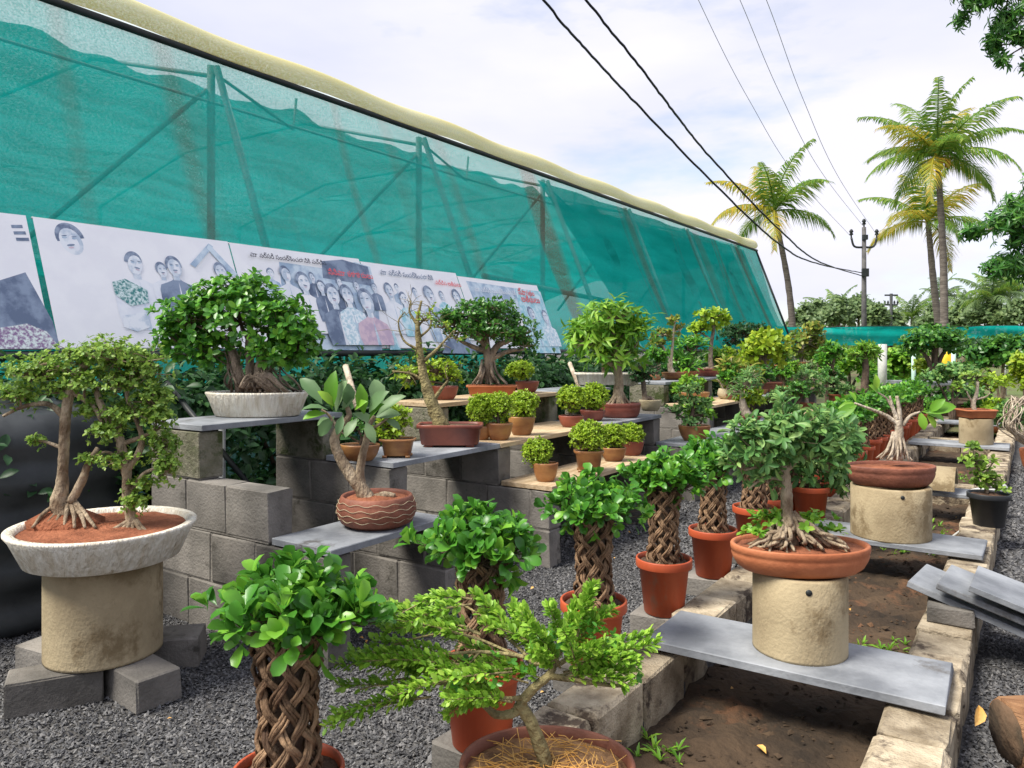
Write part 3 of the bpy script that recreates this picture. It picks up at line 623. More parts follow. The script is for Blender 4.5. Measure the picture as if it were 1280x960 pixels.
class Banner:
    def __init__(s, y0, y1, hgt, label):
        s.y0 = y0; p = NB + NU * .015 + NN * .045 + np.array([0, y0, 0])
        s.root = tag(empty('banner', p), label, 'banner', 'printed banners hung on the net')
        s.w, s.h = y1 - y0, hgt; s.lay = 0
        s.poly([(0, 0), (s.w - .012, 0), (s.w - .012, hgt + .01), (s.w * .5, hgt), (0, hgt)], 'white', 'sheet')
        mb = MB()
        for v in (0.0, s.h): mb.tube([s.P(0, v, -.012), s.P(s.w - .012, v, -.012)], .010, 6)
        mb.build('batten', STEEL, s.root)
    def P(s, u, v, n): return NU * v + np.array([0, u, 0]) + NN * n
    def poly(s, pts, inkn, name):
        s.lay += 1; V = [s.P(u, v, .0002 * s.lay) for u, v in pts]
        me = bpy.data.meshes.new(name); me.from_pydata([tuple(p) for p in V], [], [tuple(range(len(V)))]); me.update(); return link(name, me, INK[inkn], s.root)
    def uv(s, px, py): y, l = NETUV(px, py); return y - s.y0, l - .015
    def pp(s, pts, inkn, name): return s.poly([s.uv(*p) for p in pts], inkn, name)
    def ell(s, u, v, a, b, inkn, name, rot=0, t0=0, t1=6.283, n=18):
        return s.poly([(u + a * math.cos(t) * math.cos(rot) - b * math.sin(t) * math.sin(rot), v + a * math.cos(t) * math.sin(rot) + b * math.sin(t) * math.cos(rot)) for t in np.linspace(t0, t1, n, endpoint=t1 - t0 < 6)], inkn, name)
    def person(s, px, py, hs, cloth='plain', tall=2.2, wide=1.15, hair='dark', face='skin', body=True):
        """head centre at pixel, hs = head half height in metres"""
        u, v = s.uv(px, py)
        if body:
            b = max(.02, v - hs * (1 + tall))
            half = [(hs * wide * 1.30, b), (hs * wide * 1.42, b * .6 + (v - hs * 2.2) * .4), (hs * wide * 1.38, v - hs * 2.3), (hs * wide * 1.25, v - hs * 1.85), (hs * .95, v - hs * 1.58), (hs * .55, v - hs * 1.40), (hs * .30, v - hs * 1.22)]
            s.poly([(u + a, h_) for a, h_ in half] + [(u - a, h_) for a, h_ in half[::-1]], cloth, 'printed_clothes')
            s.poly([(u + hs * .10, v - hs * 1.5), (u + hs * .22, b), (u - hs * .12, b)], 'plain' if cloth in ('navy', 'steel') else 'steel', 'printed_shirt_fold')
            s.poly([(u - hs * .3, v - hs * 1.35), (u + hs * .3, v - hs * 1.35), (u + hs * .33, v - hs * .6), (u - hs * .33, v - hs * .6)], face, 'printed_neck')
        rr = random.Random(int(px * 7 + py)); tl = rr.uniform(-.22, .22); sh = rr.uniform(-.16, .16); ar = rr.uniform(.56, .70)
        s.ell(u - hs * sh * .5, v + hs * .14, hs * rr.uniform(.70, .84), hs * .94, hair, 'printed_hair', tl, rr.uniform(-.6, -.1), rr.uniform(3.3, 3.8))
        s.ell(u + hs * .04, v - hs * .12, hs * ar, hs * .86, face, 'printed_face', tl)
        s.ell(u + hs * (sh + .22), v - hs * .2, hs * .26, hs * .5, 'plain', 'printed_cheek', tl)
        for dx in (-.26, .28):
            s.ell(u + hs * (dx + sh), v + hs * .10, hs * .15, hs * .07, 'steel', 'printed_eye', tl, n=8)
            s.ell(u + hs * (dx + sh), v + hs * .21, hs * .17, hs * .04, 'navy', 'printed_brow', tl, n=8)
        if rr.random() < .6: s.ell(u + hs * sh, v - hs * .36, hs * .24, hs * .07, 'navy', 'printed_moustache', tl, n=8)
        s.ell(u + hs * sh, v - hs * .52, hs * .17, hs * .045, 'pink', 'printed_mouth', tl, n=8)
    def text(s, txt, px, py, px1, inkn):
        c = bpy.data.curves.new('lettering', 'FONT'); c.body = txt; c.size = 1; c.resolution_u = 3; c.offset = .012
        t = bpy.data.objects.new('lettering_tmp', c); COL.objects.link(t)
        dg = bpy.context.evaluated_depsgraph_get(); me = bpy.data.meshes.new_from_object(t.evaluated_get(dg)); bpy.data.objects.remove(t)
        if not len(me.vertices): return
        V = np.array([v.co[:] for v in me.vertices]); wd = V[:, 0].max() - V[:, 0].min()
        u0, v0 = s.uv(px, py); u1, _ = s.uv(px1, py); k = (u1 - u0) / wd; s.lay += 2
        for vtx in me.vertices:
            vtx.co = Vector(s.P(u0 + (vtx.co.x - V[:, 0].min()) * k, v0 + (vtx.co.y) * k * 1.05, .0002 * s.lay + .0004))
        me.materials.clear(); link('lettering', me, INK[inkn], s.root)
yb = [onx(p, -5.36) for p in (-130, 75, 322, 484, 602, 700)]
b = Banner(yb[0], yb[1] - .03, .98, 'partly cropped banner with a dark suited figure and flowers')
b.pp([(-60, 372), (28, 344), (62, 405), (70, 432), (-60, 432)], 'navy', 'printed_clothes')
b.pp([(-60, 440), (72, 439), (55, 418), (30, 408), (5, 412), (-60, 420)], 'flowers', 'printed_flowers')
for i in range(3): b.pp([(10 + 3 * i, 285 + 8 * i), (24 + 4 * i, 285 + 8 * i), (25 + 4 * i, 289 + 8 * i), (11 + 3 * i, 289 + 8 * i)], 'navy', 'printed_mark')
b = Banner(yb[1], yb[2], .985, 'white banner with a large printed head and a standing figure holding a plant')
b.person(84, 303, .125, body=False)
b.person(164, 333, .098, 'plain', 4.6, 1.5); b.pp([(136, 356), (152, 352), (180, 366), (182, 382), (160, 386), (140, 372)], 'leafy', 'printed_plant'); b.pp([(150, 398), (182, 392), (184, 412), (168, 418), (150, 412)], 'skin', 'printed_hands')
b.person(198, 341, .066, 'plain', 3); b.person(213, 337, .090, 'navy', 3.4, 1.3)
b.pp([(233, 334), (256, 308), (262, 312), (240, 338)], 'steel', 'printed_frame'); b.pp([(256, 308), (292, 346), (287, 350), (254, 314)], 'steel', 'printed_frame')
b.person(271, 343, .082, 'white', 3)
b = Banner(yb[2], yb[3], .985, 'banner with dark lettering and a packed group of printed faces')
b.pp([(345, 330), (401, 338), (440, 330), (459, 336), (468, 372), (474, 440), (375, 440), (350, 380)], 'steel', 'printed_background')
b.pp([(398, 329), (424, 327), (456, 336), (462, 360), (400, 350)], 'navy', 'printed_background')
for (px, py, hs, cl) in ((334, 344, .05, 'steel'), (386, 349, .05, 'navy'), (420, 356, .055, 'navy'), (441, 360, .055, 'steel'), (463, 362, .05, 'navy'), (318, 350, .07, 'steel'), (352, 346, .08, 'plain'), (374, 356, .10, 'white'), (396, 362, .07, 'navy'), (410, 372, .115, 'navy'), (428, 372, .105, 'check'), (452, 380, .135, 'pink')): b.person(px, py, hs, cl, 4.2, 1.2)
b.text('మా నర్సరీ సందర్శించడానికి వచ్చిన', 307, 325, 399, 'black'); b.text('సినిమా కళాకారులు', 405, 347, 459, 'red')
b = Banner(yb[3], yb[4], .965, 'pale banner with a thin dark heading and faint standing figures')
for (px, py, hs, cl) in ((492, 362, .05, 'steel'), (515, 368, .06, 'plain'), (548, 372, .06, 'cyan'), (482, 366, .09, 'plain'), (500, 376, .08, 'cyan'), (532, 371, .105, 'steel'), (566, 374, .10, 'plain')): b.person(px, py, hs, cl, 4.5, 1.2)
b.pp([(548, 444), (556, 425), (580, 424), (592, 445)], 'navy', 'printed_trousers'); b.pp([(482, 440), (486, 415), (496, 440)], 'cyan', 'printed_cloth')
b.text('మా నర్సరీ సందర్శించడానికి', 471, 346, 535, 'navy'); b.text('వచ్చిన అతిథులు', 540, 358, 571, 'red')
b = Banner(yb[4], yb[5], .935, 'blue grey banner with red lettering at the far end of the row')
b.pp([(579, 353), (640, 362), (652, 398), (600, 400), (590, 380)], 'steel', 'printed_background'); b.pp([(640, 362), (672, 366), (690, 420), (698, 443), (660, 443), (650, 400)], 'cyan', 'printed_background')
for (px, py, hs, cl) in ((610, 392, .09, 'plain'), (661, 394, .10, 'cyan'), (678, 398, .10, 'check')): b.person(px, py, hs, cl, 4.4, 1.2)
b.text('మా నర్సరీ సందర్శించడానికి', 590, 366, 640, 'plain'); b.text('స్వాగతం', 645, 370, 664, 'red'); b.text('అతిథులు', 649, 379, 671, 'red')

# ================================================================== PEDESTALS, SLABS, LOOSE BLOCKS
def pipe_stand(pos, R, h, label, ell=1.0, hole=True):
    root = tag(empty('concrete_pipe_pedestal', pos, ANG), label, 'pedestal')
    t = .035; pr = [(R - t, 0), (R, 0), (R, .01), (R * 1.0, h * .5), (R, h - .008), (R - .008, h), (R - t, h), (R - t, h * .5), (R - t, 0)]
    V, q = lathe(pr, 64, ell, 1); V[:, :2] *= (1 + .006 * np.sin(3 * np.arctan2(V[:, 1], V[:, 0])))[:, None]; mb = MB(); mb.add(V, q); mb.build('pipe', PIPE, root)
    if hole:
        mb = MB(); a = -1.75; c = np.array([math.cos(a), math.sin(a), 0]) * R; mb.tube([c * .96 + [0, 0, h * .88], c * 1.014 + [0, 0, h * .88]], .013, 12); mb.build('drain_hole', BAR, root)
    return root
def stone(name, x0, x1, y0, y1, z, th, label, mat=SLATE, cat='slab', rz=0.0, ry=0.0, seed=1, rx=0):
    o = place_block(name, block_mesh(round(x1 - x0, 3), round(y1 - y0, 3), th, .004, .003, seed), mat, ((x0 + x1) / 2, (y0 + y1) / 2, z), rz, None, rx, ry)
    return tag(o, label, cat)
ZK = .186
stone('stone_slab', -1.42, -.26, 3.13, 3.58, ZK, .034, 'grey slate slab across the bed under the terracotta root bonsai', rz=R_(1))
stone('stone_slab', -1.40, -.25, 5.55, 6.02, ZK, .036, 'grey slate slab across the bed under the pale bare-branched bonsai', rz=R_(-1))
stone('stone_slab', -1.38, -.28, 7.75, 8.10, ZK, .034, 'grey slate slab across the bed under the fallen pipe half')
stone('stone_slab', -1.40, -.24, 11.7, 12.25, ZK, .036, 'grey slate slab across the bed under the square brown pot')
stone('stone_slab', -1.40, -.26, 1.45, 1.95, ZK, .034, 'grey slate slab under the spreading foreground bonsai')
stone('stone_slab', -1.38, -.26, 15.2, 15.7, ZK, .036, 'farthest grey slate slab across the bed')
ZP = ZK + .035
P1 = (-.82, 3.40, ZP); pipe_stand(P1, .192, .335, 'tan concrete pipe pedestal under the terracotta root bonsai')
P2 = (-.80, 5.80, ZP); pipe_stand(P2, .252, .345, 'tan concrete pipe pedestal under the pale bare-branched bonsai')
P3 = (-.62, 12.0, ZP); pipe_stand(P3, .20, .34, 'small tan concrete pipe pedestal under the square brown pot', hole=False)
PB = W(130, 0, 3.44); PB[2] = .145; pipe_stand(PB, .240, .415, 'cream concrete pipe pedestal under the twin-trunk bonsai', hole=False)
for (px, py, a, ln, lab) in ((70, 868, 28, .36, 'grey concrete block under the cream pedestal beside the twin-trunk bonsai, rough side out'), (176, 862, -38, .32, 'grey concrete block wedged under the cream pedestal next to the first braided plant'),
                         (212, 818, 12, .30, 'dark concrete block behind the cream pedestal against the stepped wall'), (70, 832, -25, .30, 'concrete block half hidden behind the cream pedestal')):
    p = G(px, py + 10, 0); tag(place_block('concrete_block', block_mesh(ln, .19, .142, .007, .004, int(px)), CONC, p, ANG + R_(a)), lab, 'block')
# leaning slates, log, pipe bits, hose
for i, (px, py, lab) in enumerate(((0, 0, 'lowest leaning slate slab propped on the kerb'), (1, 0, 'middle leaning slate slab propped on the kerb'), (2, 0, 'uppermost leaning slate slab propped on the kerb'))):
    ang = R_(16); xl = -.50 + .13 * i; yy = 4.40 - .05 * i; ln = 1.15
    o = place_block('stone_slab', block_mesh(ln, .40, .030, .003, .002, i), SLATE, (xl + ln / 2 * math.cos(ang), yy, .315 + .030 * i - ln / 2 * math.sin(ang)), R_(-6 + 2 * i), None, 0, ang); tag(o, lab, 'slab')
tag(place_block('concrete_block', block_mesh(.20, .34, .082, .006, .004, 3), CONC, (-.335, 4.36, .180), R_(4)), 'flat concrete block propping the leaning slate slabs on the kerb', 'block')
root = tag(empty('cut_log', W(1258, 916, 2.78)), 'short cut log with dark end lying on the gravel', 'log')
mb = MB(); ax = np.array([.86, .50, 0.04]); Q = [np.array([0, 0, 0]) + ax * t for t in np.linspace(0, .9, 9)]; mb.tube(Q, [.118, .122, .125, .124, .126, .124, .125, .124, .12], 26, .035); mb.build('bark', LOGBARK, root)
mb = MB(); mb.tube([ax * -.006, ax * .004], .108, 22, .05); mb.build('end_grain', LOGEND, root)
root2 = tag(empty('broken_pipe', (-.86, 7.92, ZP)), 'broken half of a tan concrete pipe lying on a slab', 'pipe'); mb = MB()
for r, fl in ((.22, 0), (.185, 1)):
    V = [(x, -math.cos(t) * r, math.sin(t) * r - .01) for x in np.linspace(-.30, .30, 5) for t in np.linspace(.15, 2.9, 15)]
    i = np.arange(4)[:, None] * 15 + np.arange(14)[None]; q = np.stack([i, i + 1, i + 16, i + 15], -1).reshape(-1, 4); mb.add(V, q)
for x in (-.30, .30):
    V = [(x, -math.cos(t) * r, math.sin(t) * r - .01) for r in (.22, .185) for t in np.linspace(.15, 2.9, 15)]; i = np.arange(14); mb.add(V, np.stack([i, i + 1, i + 16, i + 15], -1))
mb.build('shell', PIPE, root2)
mb = MB(); mb.tube([(-.42, 7.75, .23), (-.20, 7.95, .27)], .05, 16); tag(mb.build('grey_pipe_piece', WHITEP), 'short grey plastic pipe piece on the kerb behind the black pot', 'pipe')
mb = MB(); mb.tube(spline([G(-30, 757, .025), G(20, 748, .025), G(56, 741, .03)], 4), .022, 10); tag(mb.build('white_pipe', WHITEP), 'white plastic pipe on the gravel by the black tank', 'pipe')
mb = MB(); mb.tube([(-.62, 6.3, .0), (-.42, 6.62, .16)], .008, 6); tag(mb.build('thin_stick', WHITEP), 'thin pale stick leaning in the bed beside the black pot', 'stick')
def dry_leaf(pos, sz, rz, lab, tilt=.15):
    V0, T0 = TM['big']; V = V0 * [1, 1.25, 1.6] * sz; o = link('fallen_leaf', mesh_np('fallen_leaf', V, [T0], True), DRYLEAF); o.location = tuple(float(v) for v in pos); o.rotation_euler = (tilt, -tilt, rz); tag(o, lab, 'leaf')
dry_leaf(G(958, 942, -.035), .058, 2.6, 'dry orange leaf fallen on the brown bed soil'); dry_leaf(W(1219, 908, 2.72), .075, 1.2, 'yellow leaf standing against the end of the cut log', 1.0)
for k in range(26):
    p = (random.uniform(XL1 + .05, XR0 - .05), random.uniform(2.2, 8), -.03); o = link('dry_leaf_bit', bpy.data.meshes['fallen_leaf'], DRYLEAF); o.location = p; o.scale = (.35,) * 3; o.rotation_euler = (random.uniform(-.5, .5), random.uniform(-.4, .4), random.uniform(0, 6)); tag(o, 'small dry leaf bit scattered on the bed soil', 'leaf', 'dry leaf bits on the bed')
# weeds and grass tufts in the bed
wp = []
for (x, y, n, r) in ((-.62, 6.75, 46, .16), (-.95, 6.6, 22, .12), (-.55, 4.35, 14, .10), (-1.2, 2.75, 10, .05), (-.9, 7.3, 26, .2), (-1.1, 4.5, 10, .1), (-.7, 9.6, 40, .3), (-.9, 10.6, 40, .3)):
    wp += [(x + RNG.normal(0, r), min(y + RNG.normal(0, r), 11.5), -.045) for _ in range(n)]
wp = np.array(wp); wp[:, 0] = np.clip(wp[:, 0], XL1 + .03, XR0 - .03); Pw, Dw, Uw = rosettes(wp, np.tile([[0, 0, 1.0]], (len(wp), 1)), 6, (.3, 1.3)); Vw, Tw = leaf_arrays('long', Pw, Dw, Uw, RNG.uniform(.02, .07, len(Pw)))
tag(link('weeds', mesh_np('weeds', Vw, [Tw], True), leafmat('fresh')), 'small weeds and grass tufts sprouting in the bed soil', 'weeds', kind='stuff')
for k in range(40):
    gx = random.uniform(-3.2, -1.7) if k < 30 else random.uniform(.0, 1.0); gy = random.uniform(1.6, 6.5); o = link('dry_leaf_bit', bpy.data.meshes['fallen_leaf'], DRYLEAF); o.location = (gx, gy, .02); o.scale = (random.uniform(.25, .5),) * 3; o.rotation_euler = (random.uniform(-.4, .4), random.uniform(-.4, .4), random.uniform(0, 6)); tag(o, 'small dry leaf bit lying on the dark gravel', 'leaf', 'dry leaf bits on the gravel')
# black ribbed tank
tk = tag(empty('water_tank', (-5.15, 1.95, 0)), 'black ribbed plastic tank behind the twin-trunk bonsai', 'tank')
pr = [(0, 0), (.80, 0), (.82, .03)]
for z in np.arange(.08, 1.0, .0555): pr.append((.82 + .03 * math.sin(z * 26), z))
pr += [(.80, 1.05), (.74, 1.14), (.45, 1.20), (.30, 1.21), (.30, 1.25), (0, 1.25)]
V, q = lathe(pr, 72); mb = MB(); mb.add(V, q); mb.build('shell', LINER, tk)
V, q = lathe([(.285, 1.25), (.285, 1.275), (.25, 1.29), (0, 1.29)], 36); mb = MB(); mb.add(V, q); mb.build('lid', LINER, tk)

# ================================================================== BRAIDED FICUS ROW
PITCH = .79; XROW = -1.60
BZ, BH, BR = .385, .40, .076
def braid_meshes():
    out_ = []
    for sgn in (1, -1):
        mb = MB(); w_ = 3.6 / BH; n = 8
        for t in (-1, 0, 1):
            z = np.linspace(0, BH, 40); rr = BR * (1 + .10 * np.cos(z / BH * 6.28)) + sgn * .0075 * np.cos(n * w_ * z) + RNG.normal(0, .0008, 40)
            th = sgn * w_ * z + t * .128 + .03 * np.sin(z * 30 + t * 2) + .02 * np.sin(z * 71 + t); mb.tube(np.stack([rr * np.cos(th), rr * np.sin(th), z], -1), .0050 + .0011 * np.sin(z * 50 + t * 2), 6, .16)
        o = mb.build('tmp', BRAID); me = o.data; bpy.data.objects.remove(o); out_.append(me)
    return out_
BRM = braid_meshes()
BRAIDLAB = ['braided-trunk plant with glossy rosettes, first of the row beside the cream pedestal', 'braided-trunk plant in a cracked orange pot behind the spreading bonsai', 'third braided-trunk plant of the row, opposite the low wooden plank',
            'braided-trunk plant whose orange pot stands on a grey block by the slate slab', 'braided-trunk plant standing behind the terracotta root bonsai']
def braided(i, y, near, label):
    z0 = .118; pos = np.array([XROW + random.uniform(-.015, .015), y, z0]); mats = ORANGE
    s = Plant('braided_ficus', label, 'potted plant', pos, 'braided plants lined up along the kerb')
    s.pot('nursery', .146, .285, ORANGE, DARKSOIL, r_px=False)
    mb = MB(); mb.tube([(0, 0, BZ - z0 - .03), (.006, 0, BZ - z0 + BH * .5), (0, 0, BZ - z0 + BH)], [.048, .040, .050], 9, .15); mb.build('shade_core', BARKD, s.root)  # added dark core, stands in for the shade inside the braid
    for a in range(8):
        for f in (0, 1):
            o = link('stem', BRM[f], BRAID, s.root); o.location = (0, 0, BZ - z0 - .02); o.rotation_euler = (0, 0, a * 2 * math.pi / 8 + i * .3 + random.uniform(-.07, .07)); o.scale = (random.uniform(.95, 1.05),) * 2 + (1,)
    kk = s.k; c = BZ - z0 + BH - .01
    lean = random.uniform(-.02, .02)
    pads = [(s.bx + lean / kk, s.by - (c + .035) / kk, .17 / kk, .125 / kk, 0), (s.bx + (lean + .095) / kk, s.by - (c + .015) / kk, .13 / kk, .085 / kk, -.03 / kk), (s.bx + (lean - .10) / kk, s.by - (c + .01) / kk, .13 / kk, .085 / kk, .02 / kk), (s.bx, s.by - (c + .01) / kk, .13 / kk, .09 / kk, -.07 / kk), (s.bx, s.by - (c + .02) / kk, .12 / kk, .08 / kk, .09 / kk)]
    s.tp = [np.array([[0, 0, c - .1, .02], [0, 0, c - .05, .02]])]
    if near: s.crown(pads, 'obovate', 165 if i == 0 else 140, 6, (.066 if i == 0 else .063) / kk, 'ficus', .62, True, 300, (.35, 1.25), .80, BARKD, lump=.10)
    else: s.crown(pads, 'small', 110, 6, .060 / kk, 'ficus', .6, False, 0, (.1, 1.0), .5)
    tag(place_block('concrete_block', block_mesh(.30, .20, .112, .006, .004, i % 4), CONC, (pos[0], pos[1], .003), R_(random.uniform(-6, 6))),
        ['grey block under the first braided plant of the row','grey block under the cracked orange pot','grey block under the third braided plant of the row','grey block under the orange pot by the slate slab','grey block under the orange pot behind the root bonsai'][i] if i < 5 else 'grey block under a braided plant in the far row', 'block', 'grey blocks under the braided plants')
    return s
ys_ = [1.33, 2.17, 2.98, 3.78, 4.56]
for i, y in enumerate(ys_): braided(i, y, True, BRAIDLAB[i])
# the long far part of the row: same kind, copied
far = braided(5, 5.36, False, 'braided-trunk plant in the far row along the kerb')
kids = list(far.root.children)
for i in range(6, 26):
    y = 5.36 + (i - 5) * .46
    r = far.root.copy(); COL.objects.link(r); r.location = (XROW + random.uniform(-.02, .02), y, .118); r.rotation_euler = (0, 0, random.uniform(0, 6)); sc = random.uniform(.93, 1.08); r.scale = (sc,) * 3
    for ch in kids:
        c = ch.copy(); COL.objects.link(c); c.parent = r
    tag(place_block('concrete_block', block_mesh(.30, .20, .112, .006, .004, i % 4), CONC, (XROW, y, .003), R_(random.uniform(-6, 6))), 'grey block under a braided plant in the far row', 'block', 'grey blocks under the braided plants')

# ================================================================== FEATURE PLANTS
# --- twin-trunk bonsai in the cream tray on the round pedestal
s = Plant('twin_trunk_bonsai', 'twin-trunk bonsai with fine light leaves in a round cream tray', 'bonsai', PB + [0, 0, .417])
s.pot('slab', .385, .155, CREAM, REDSOIL, r_px=False)
mb = MB(); V, q = lathe([(.30, .125), (.30, .16), (.16, .205), (.05, .215), (.01, .21)], 24, .52, .42, wob=.12); V[:, 0] -= .19; V[:, 1] += .03; mb.add(V, q); mb.build('root_ball', REDSOIL, s.root)
s.trunk([[(92, 655, 17), (76, 632, 15), (78, 600, 8.5), (80, 560, 7.5), (82, 520, 7.5), (88, 490, 7), (102, 462, 6), (122, 444, 4)], [(88, 628, 7), (103, 600, 6), (110, 580, 5), (122, 560, 3)],
         [(82, 522, 5), (60, 505, 4), (30, 508, 3), (4, 520, 2)], [(92, 490, 4.5), (118, 510, 3.5), (128, 530, 3)], [(96, 470, 4), (60, 455, 3), (30, 470, 2)], [(78, 560, 3), (56, 552, 2), (38, 550, 1.2)],
         [(166, 668, 11), (165, 655, 8), (160, 625, 7.5), (158, 590, 7), (152, 560, 7), (148, 545, 6), (128, 510, 5), (118, 480, 4)], [(158, 590, 5), (174, 565, 5), (176, 540, 4), (160, 500, 3.5), (158, 470, 3)],
         [(164, 615, 4), (180, 592, 3), (200, 585, 2)], [(152, 555, 4), (180, 545, 3), (205, 532, 2)], [(156, 575, 3), (132, 565, 2), (115, 575, 1.5)]], BARKT, .10)
rts = [[(76 + 3 * k, 628 + 2 * (k % 3), 4), (64 + 9 * k, 642 + RNG.uniform(-4, 4), 3.2, -.05), (54 + 13 * k, 655, 2, -.08)] for k in range(7)] + [[(164 + k, 650, 4), (146 + 9 * k, 660 + RNG.uniform(-2, 3), 2.6, -.05), (130 + 16 * k, 667, 1.2, -.06)] for k in range(6)]
s.trunk(rts, BARKT, .12, 7, 'surface_roots')
s.crown([(48, 465, 52, 22), (105, 448, 50, 24), (150, 445, 58, 22), (25, 495, 30, 18), (110, 478, 34, 20), (160, 478, 40, 26), (195, 500, 28, 22), (150, 520, 34, 20), (110, 512, 20, 12), (197, 522, 24, 20), (135, 540, 24, 14), (200, 556, 26, 16), (150, 575, 28, 12), (205, 585, 20, 22), (168, 628, 17, 17), (112, 575, 14, 10), (44, 552, 15, 9), (180, 460, 30, 18), (75, 488, 22, 14), (178, 605, 16, 9)],
        'small', 2100, 6, 6.4, 'pale', .9, True, 0, (.05, .9), .55, BARKT, .2)
# --- spreading foreground bonsai
s = Plant('spreading_bonsai', 'low wide-spreading bonsai with feathery fresh green branches in an oval pot', 'bonsai', (W(684, 0, 2.02) * [1, 1, 0] + [0, 0, ZP]))
s.pot('oval', .232, .195, TERRADK, STRAW, .82, r_px=False)
T0 = (690, 958)
s.trunk([[(684, 975, 14), (678, 940, 11), (662, 900, 9.5), (648, 878, 9)], [(650, 884, 8), (640, 892, 7), (620, 893, 6), (600, 878, 4.5), (560, 868, 3, .05), (500, 865, 2, .08), (450, 862, 1)],
         [(650, 880, 8), (665, 862, 7), (685, 845, 6), (690, 832, 5), (668, 828, 4), (650, 820, 3), (600, 815, 2.5), (520, 820, 1.5)], [(685, 845, 5), (720, 840, 4, -.05), (770, 845, 2.5, -.06), (800, 852, 1)],
         [(688, 835, 4), (720, 800, 3, .08), (740, 770, 2, .1), (750, 750, 1)], [(655, 872, 4), (630, 862, 3, -.05), (600, 850, 2, -.07)], [(668, 828, 3), (600, 790, 2, .12), (540, 770, 1.3, .14), (480, 778, 1)],
         [(690, 835, 3), (750, 810, 2.5, .05), (800, 800, 1.5, .05)], [(600, 815, 2.2), (560, 840, 1.6, -.06), (470, 845, 1, -.06)], [(650, 820, 2.5), (560, 800, 1.8, .05), (450, 825, 1, .04)]], BARKY, .10)
tw = []; mb = MB(); rng2 = random.Random(3)
main = [((430, 876), (540, 866)), ((428, 835), (560, 850)), ((455, 815), (580, 830)), ((470, 778), (600, 800)), ((475, 795), (585, 790)), ((520, 765), (590, 752)), ((500, 840), (640, 832)), ((545, 820), (660, 850)), ((560, 850), (640, 868)), ((600, 790), (680, 815)), ((590, 765), (640, 800)),
        ((660, 770), (700, 830)), ((700, 760), (720, 830)), ((740, 745), (722, 800)), ((770, 770), (710, 820)), ((815, 800), (715, 838)), ((800, 855), (705, 845)), ((780, 830), (700, 840)), ((685, 750), (705, 810)), ((640, 815), (690, 838)), ((620, 840), (680, 850)), ((750, 790), (700, 825)), ((560, 880), (620, 870)), ((665, 790), (690, 825)), ((725, 770), (700, 815)), ((790, 812), (720, 825)), ((640, 780), (670, 820))]
Pl, Dl, Ul = [], [], []
for mi, (a, b_) in enumerate(main):
    for rep in range(3 if a[0] < 520 else 2 if (mi % 2 or a[0] < 570) else 1):
        dy = rng2.uniform(-.16, .16); A_ = s.loc(a[0] + rng2.uniform(-10, 10) * rep, a[1] + rng2.uniform(-7, 7) * rep, dy); B_ = s.loc(b_[0], b_[1], dy * .3)
        mid = (A_ + B_) / 2 + np.array([0, 0, .012]); Q = spline([B_, mid, A_ + [0, 0, rng2.uniform(-.006, .01)]], 12); mb.tube(Q, np.linspace(.0032, .001, len(Q)), 5, caps=False)
        for j in range(4, len(Q)):
            for sd_ in range(8):
                tn = Q[j] - Q[j - 1]; tn /= np.linalg.norm(tn) + 1e-9; v = RNG.normal(size=3) + np.array([0, 0, .45]); v -= tn * v.dot(tn); v /= np.linalg.norm(v) + 1e-9
                Pl.append(Q[j] + v * .004 + RNG.normal(0, .004, 3)); Dl.append(v * .8 + tn * .7); Ul.append(np.array([0, 0, 1.0]) + RNG.normal(0, .35, 3))
mb.build('branches', BARKY, s.root)
Pl, Dl, Ul = map(np.array, (Pl, Dl, Ul)); V, T = leaf_arrays('small', Pl, Dl, Ul, RNG.uniform(.012, .026, len(Pl)))
tag(link('crown', mesh_np('crown', V, [T], True), leafmat('spray'), s.root), kind='stuff')
s.crown([(610, 825, 60, 18), (740, 790, 50, 26), (770, 835, 36, 18), (560, 840, 50, 14), (690, 800, 46, 22)], 'small', 60, 5, 10, 'ficus', .9, False, 0, (0, .8), .4, name='foliage')
mb = MB()
for k in range(150):
    a = RNG.uniform(0, 6.28); r = RNG.uniform(.02, .19); c = np.array([r * math.cos(a), r * .8 * math.sin(a), s.top + .004 + RNG.uniform(0, .012)]); v = RNG.normal(0, 1, 3) * [.03, .03, .006]; mb.tube([c - v, c + RNG.normal(0, .004, 3), c + v], .0012, 4, caps=False)
mb.build('straw_mulch', DRYLEAF, s.root)
# --- large-leaved plant in wave-lined bowl
def shelf(lv, px, dx=0.0):
    x = (-2.90, -3.36, -3.90)[lv] + dx; return np.array([x, onx(px, x), ZS[lv] + SLT + .004])
s = Plant('large_leaved_ficus', 'ficus with big pale leaves and two twisting trunks in a wave-lined terracotta bowl', 'potted plant', shelf(0, 471, .02))
s.pot('round', 49, 38, TERRADK, REDSOIL)
for zf in (.30, .48, .66, .84):
    mb = MB(); th = np.linspace(0, 2 * math.pi, 90); rr = s.R * (1.012 if zf < .7 else .965) * (1 - .05 * (zf < .35)); mb.tube(np.stack([rr * np.cos(th), rr * np.sin(th), s.Hh * (zf + .035 * np.sin(th * 13 + zf * 9))], -1), .0015, 5, caps=False); mb.build('wave_line', BEIGE, s.potobj)
s.trunk([[(462, 628, 13), (452, 612, 11), (436, 590, 9), (424, 570, 8), (418, 550, 7), (424, 535, 6), (436, 520, 4.5), (432, 505, 3)], [(456, 620, 9), (450, 598, 7), (452, 575, 6), (458, 550, 5), (460, 535, 4), (468, 520, 3)],
         [(466, 626, 8), (480, 619, 6), (494, 620, 4)], [(466, 628, 7), (482, 626, 6), (492, 624, 4)], [(424, 540, 3), (412, 520, 2), (402, 512, 1.5)], [(460, 538, 3), (475, 530, 2), (485, 522, 1.5)]], BARKT, .07)
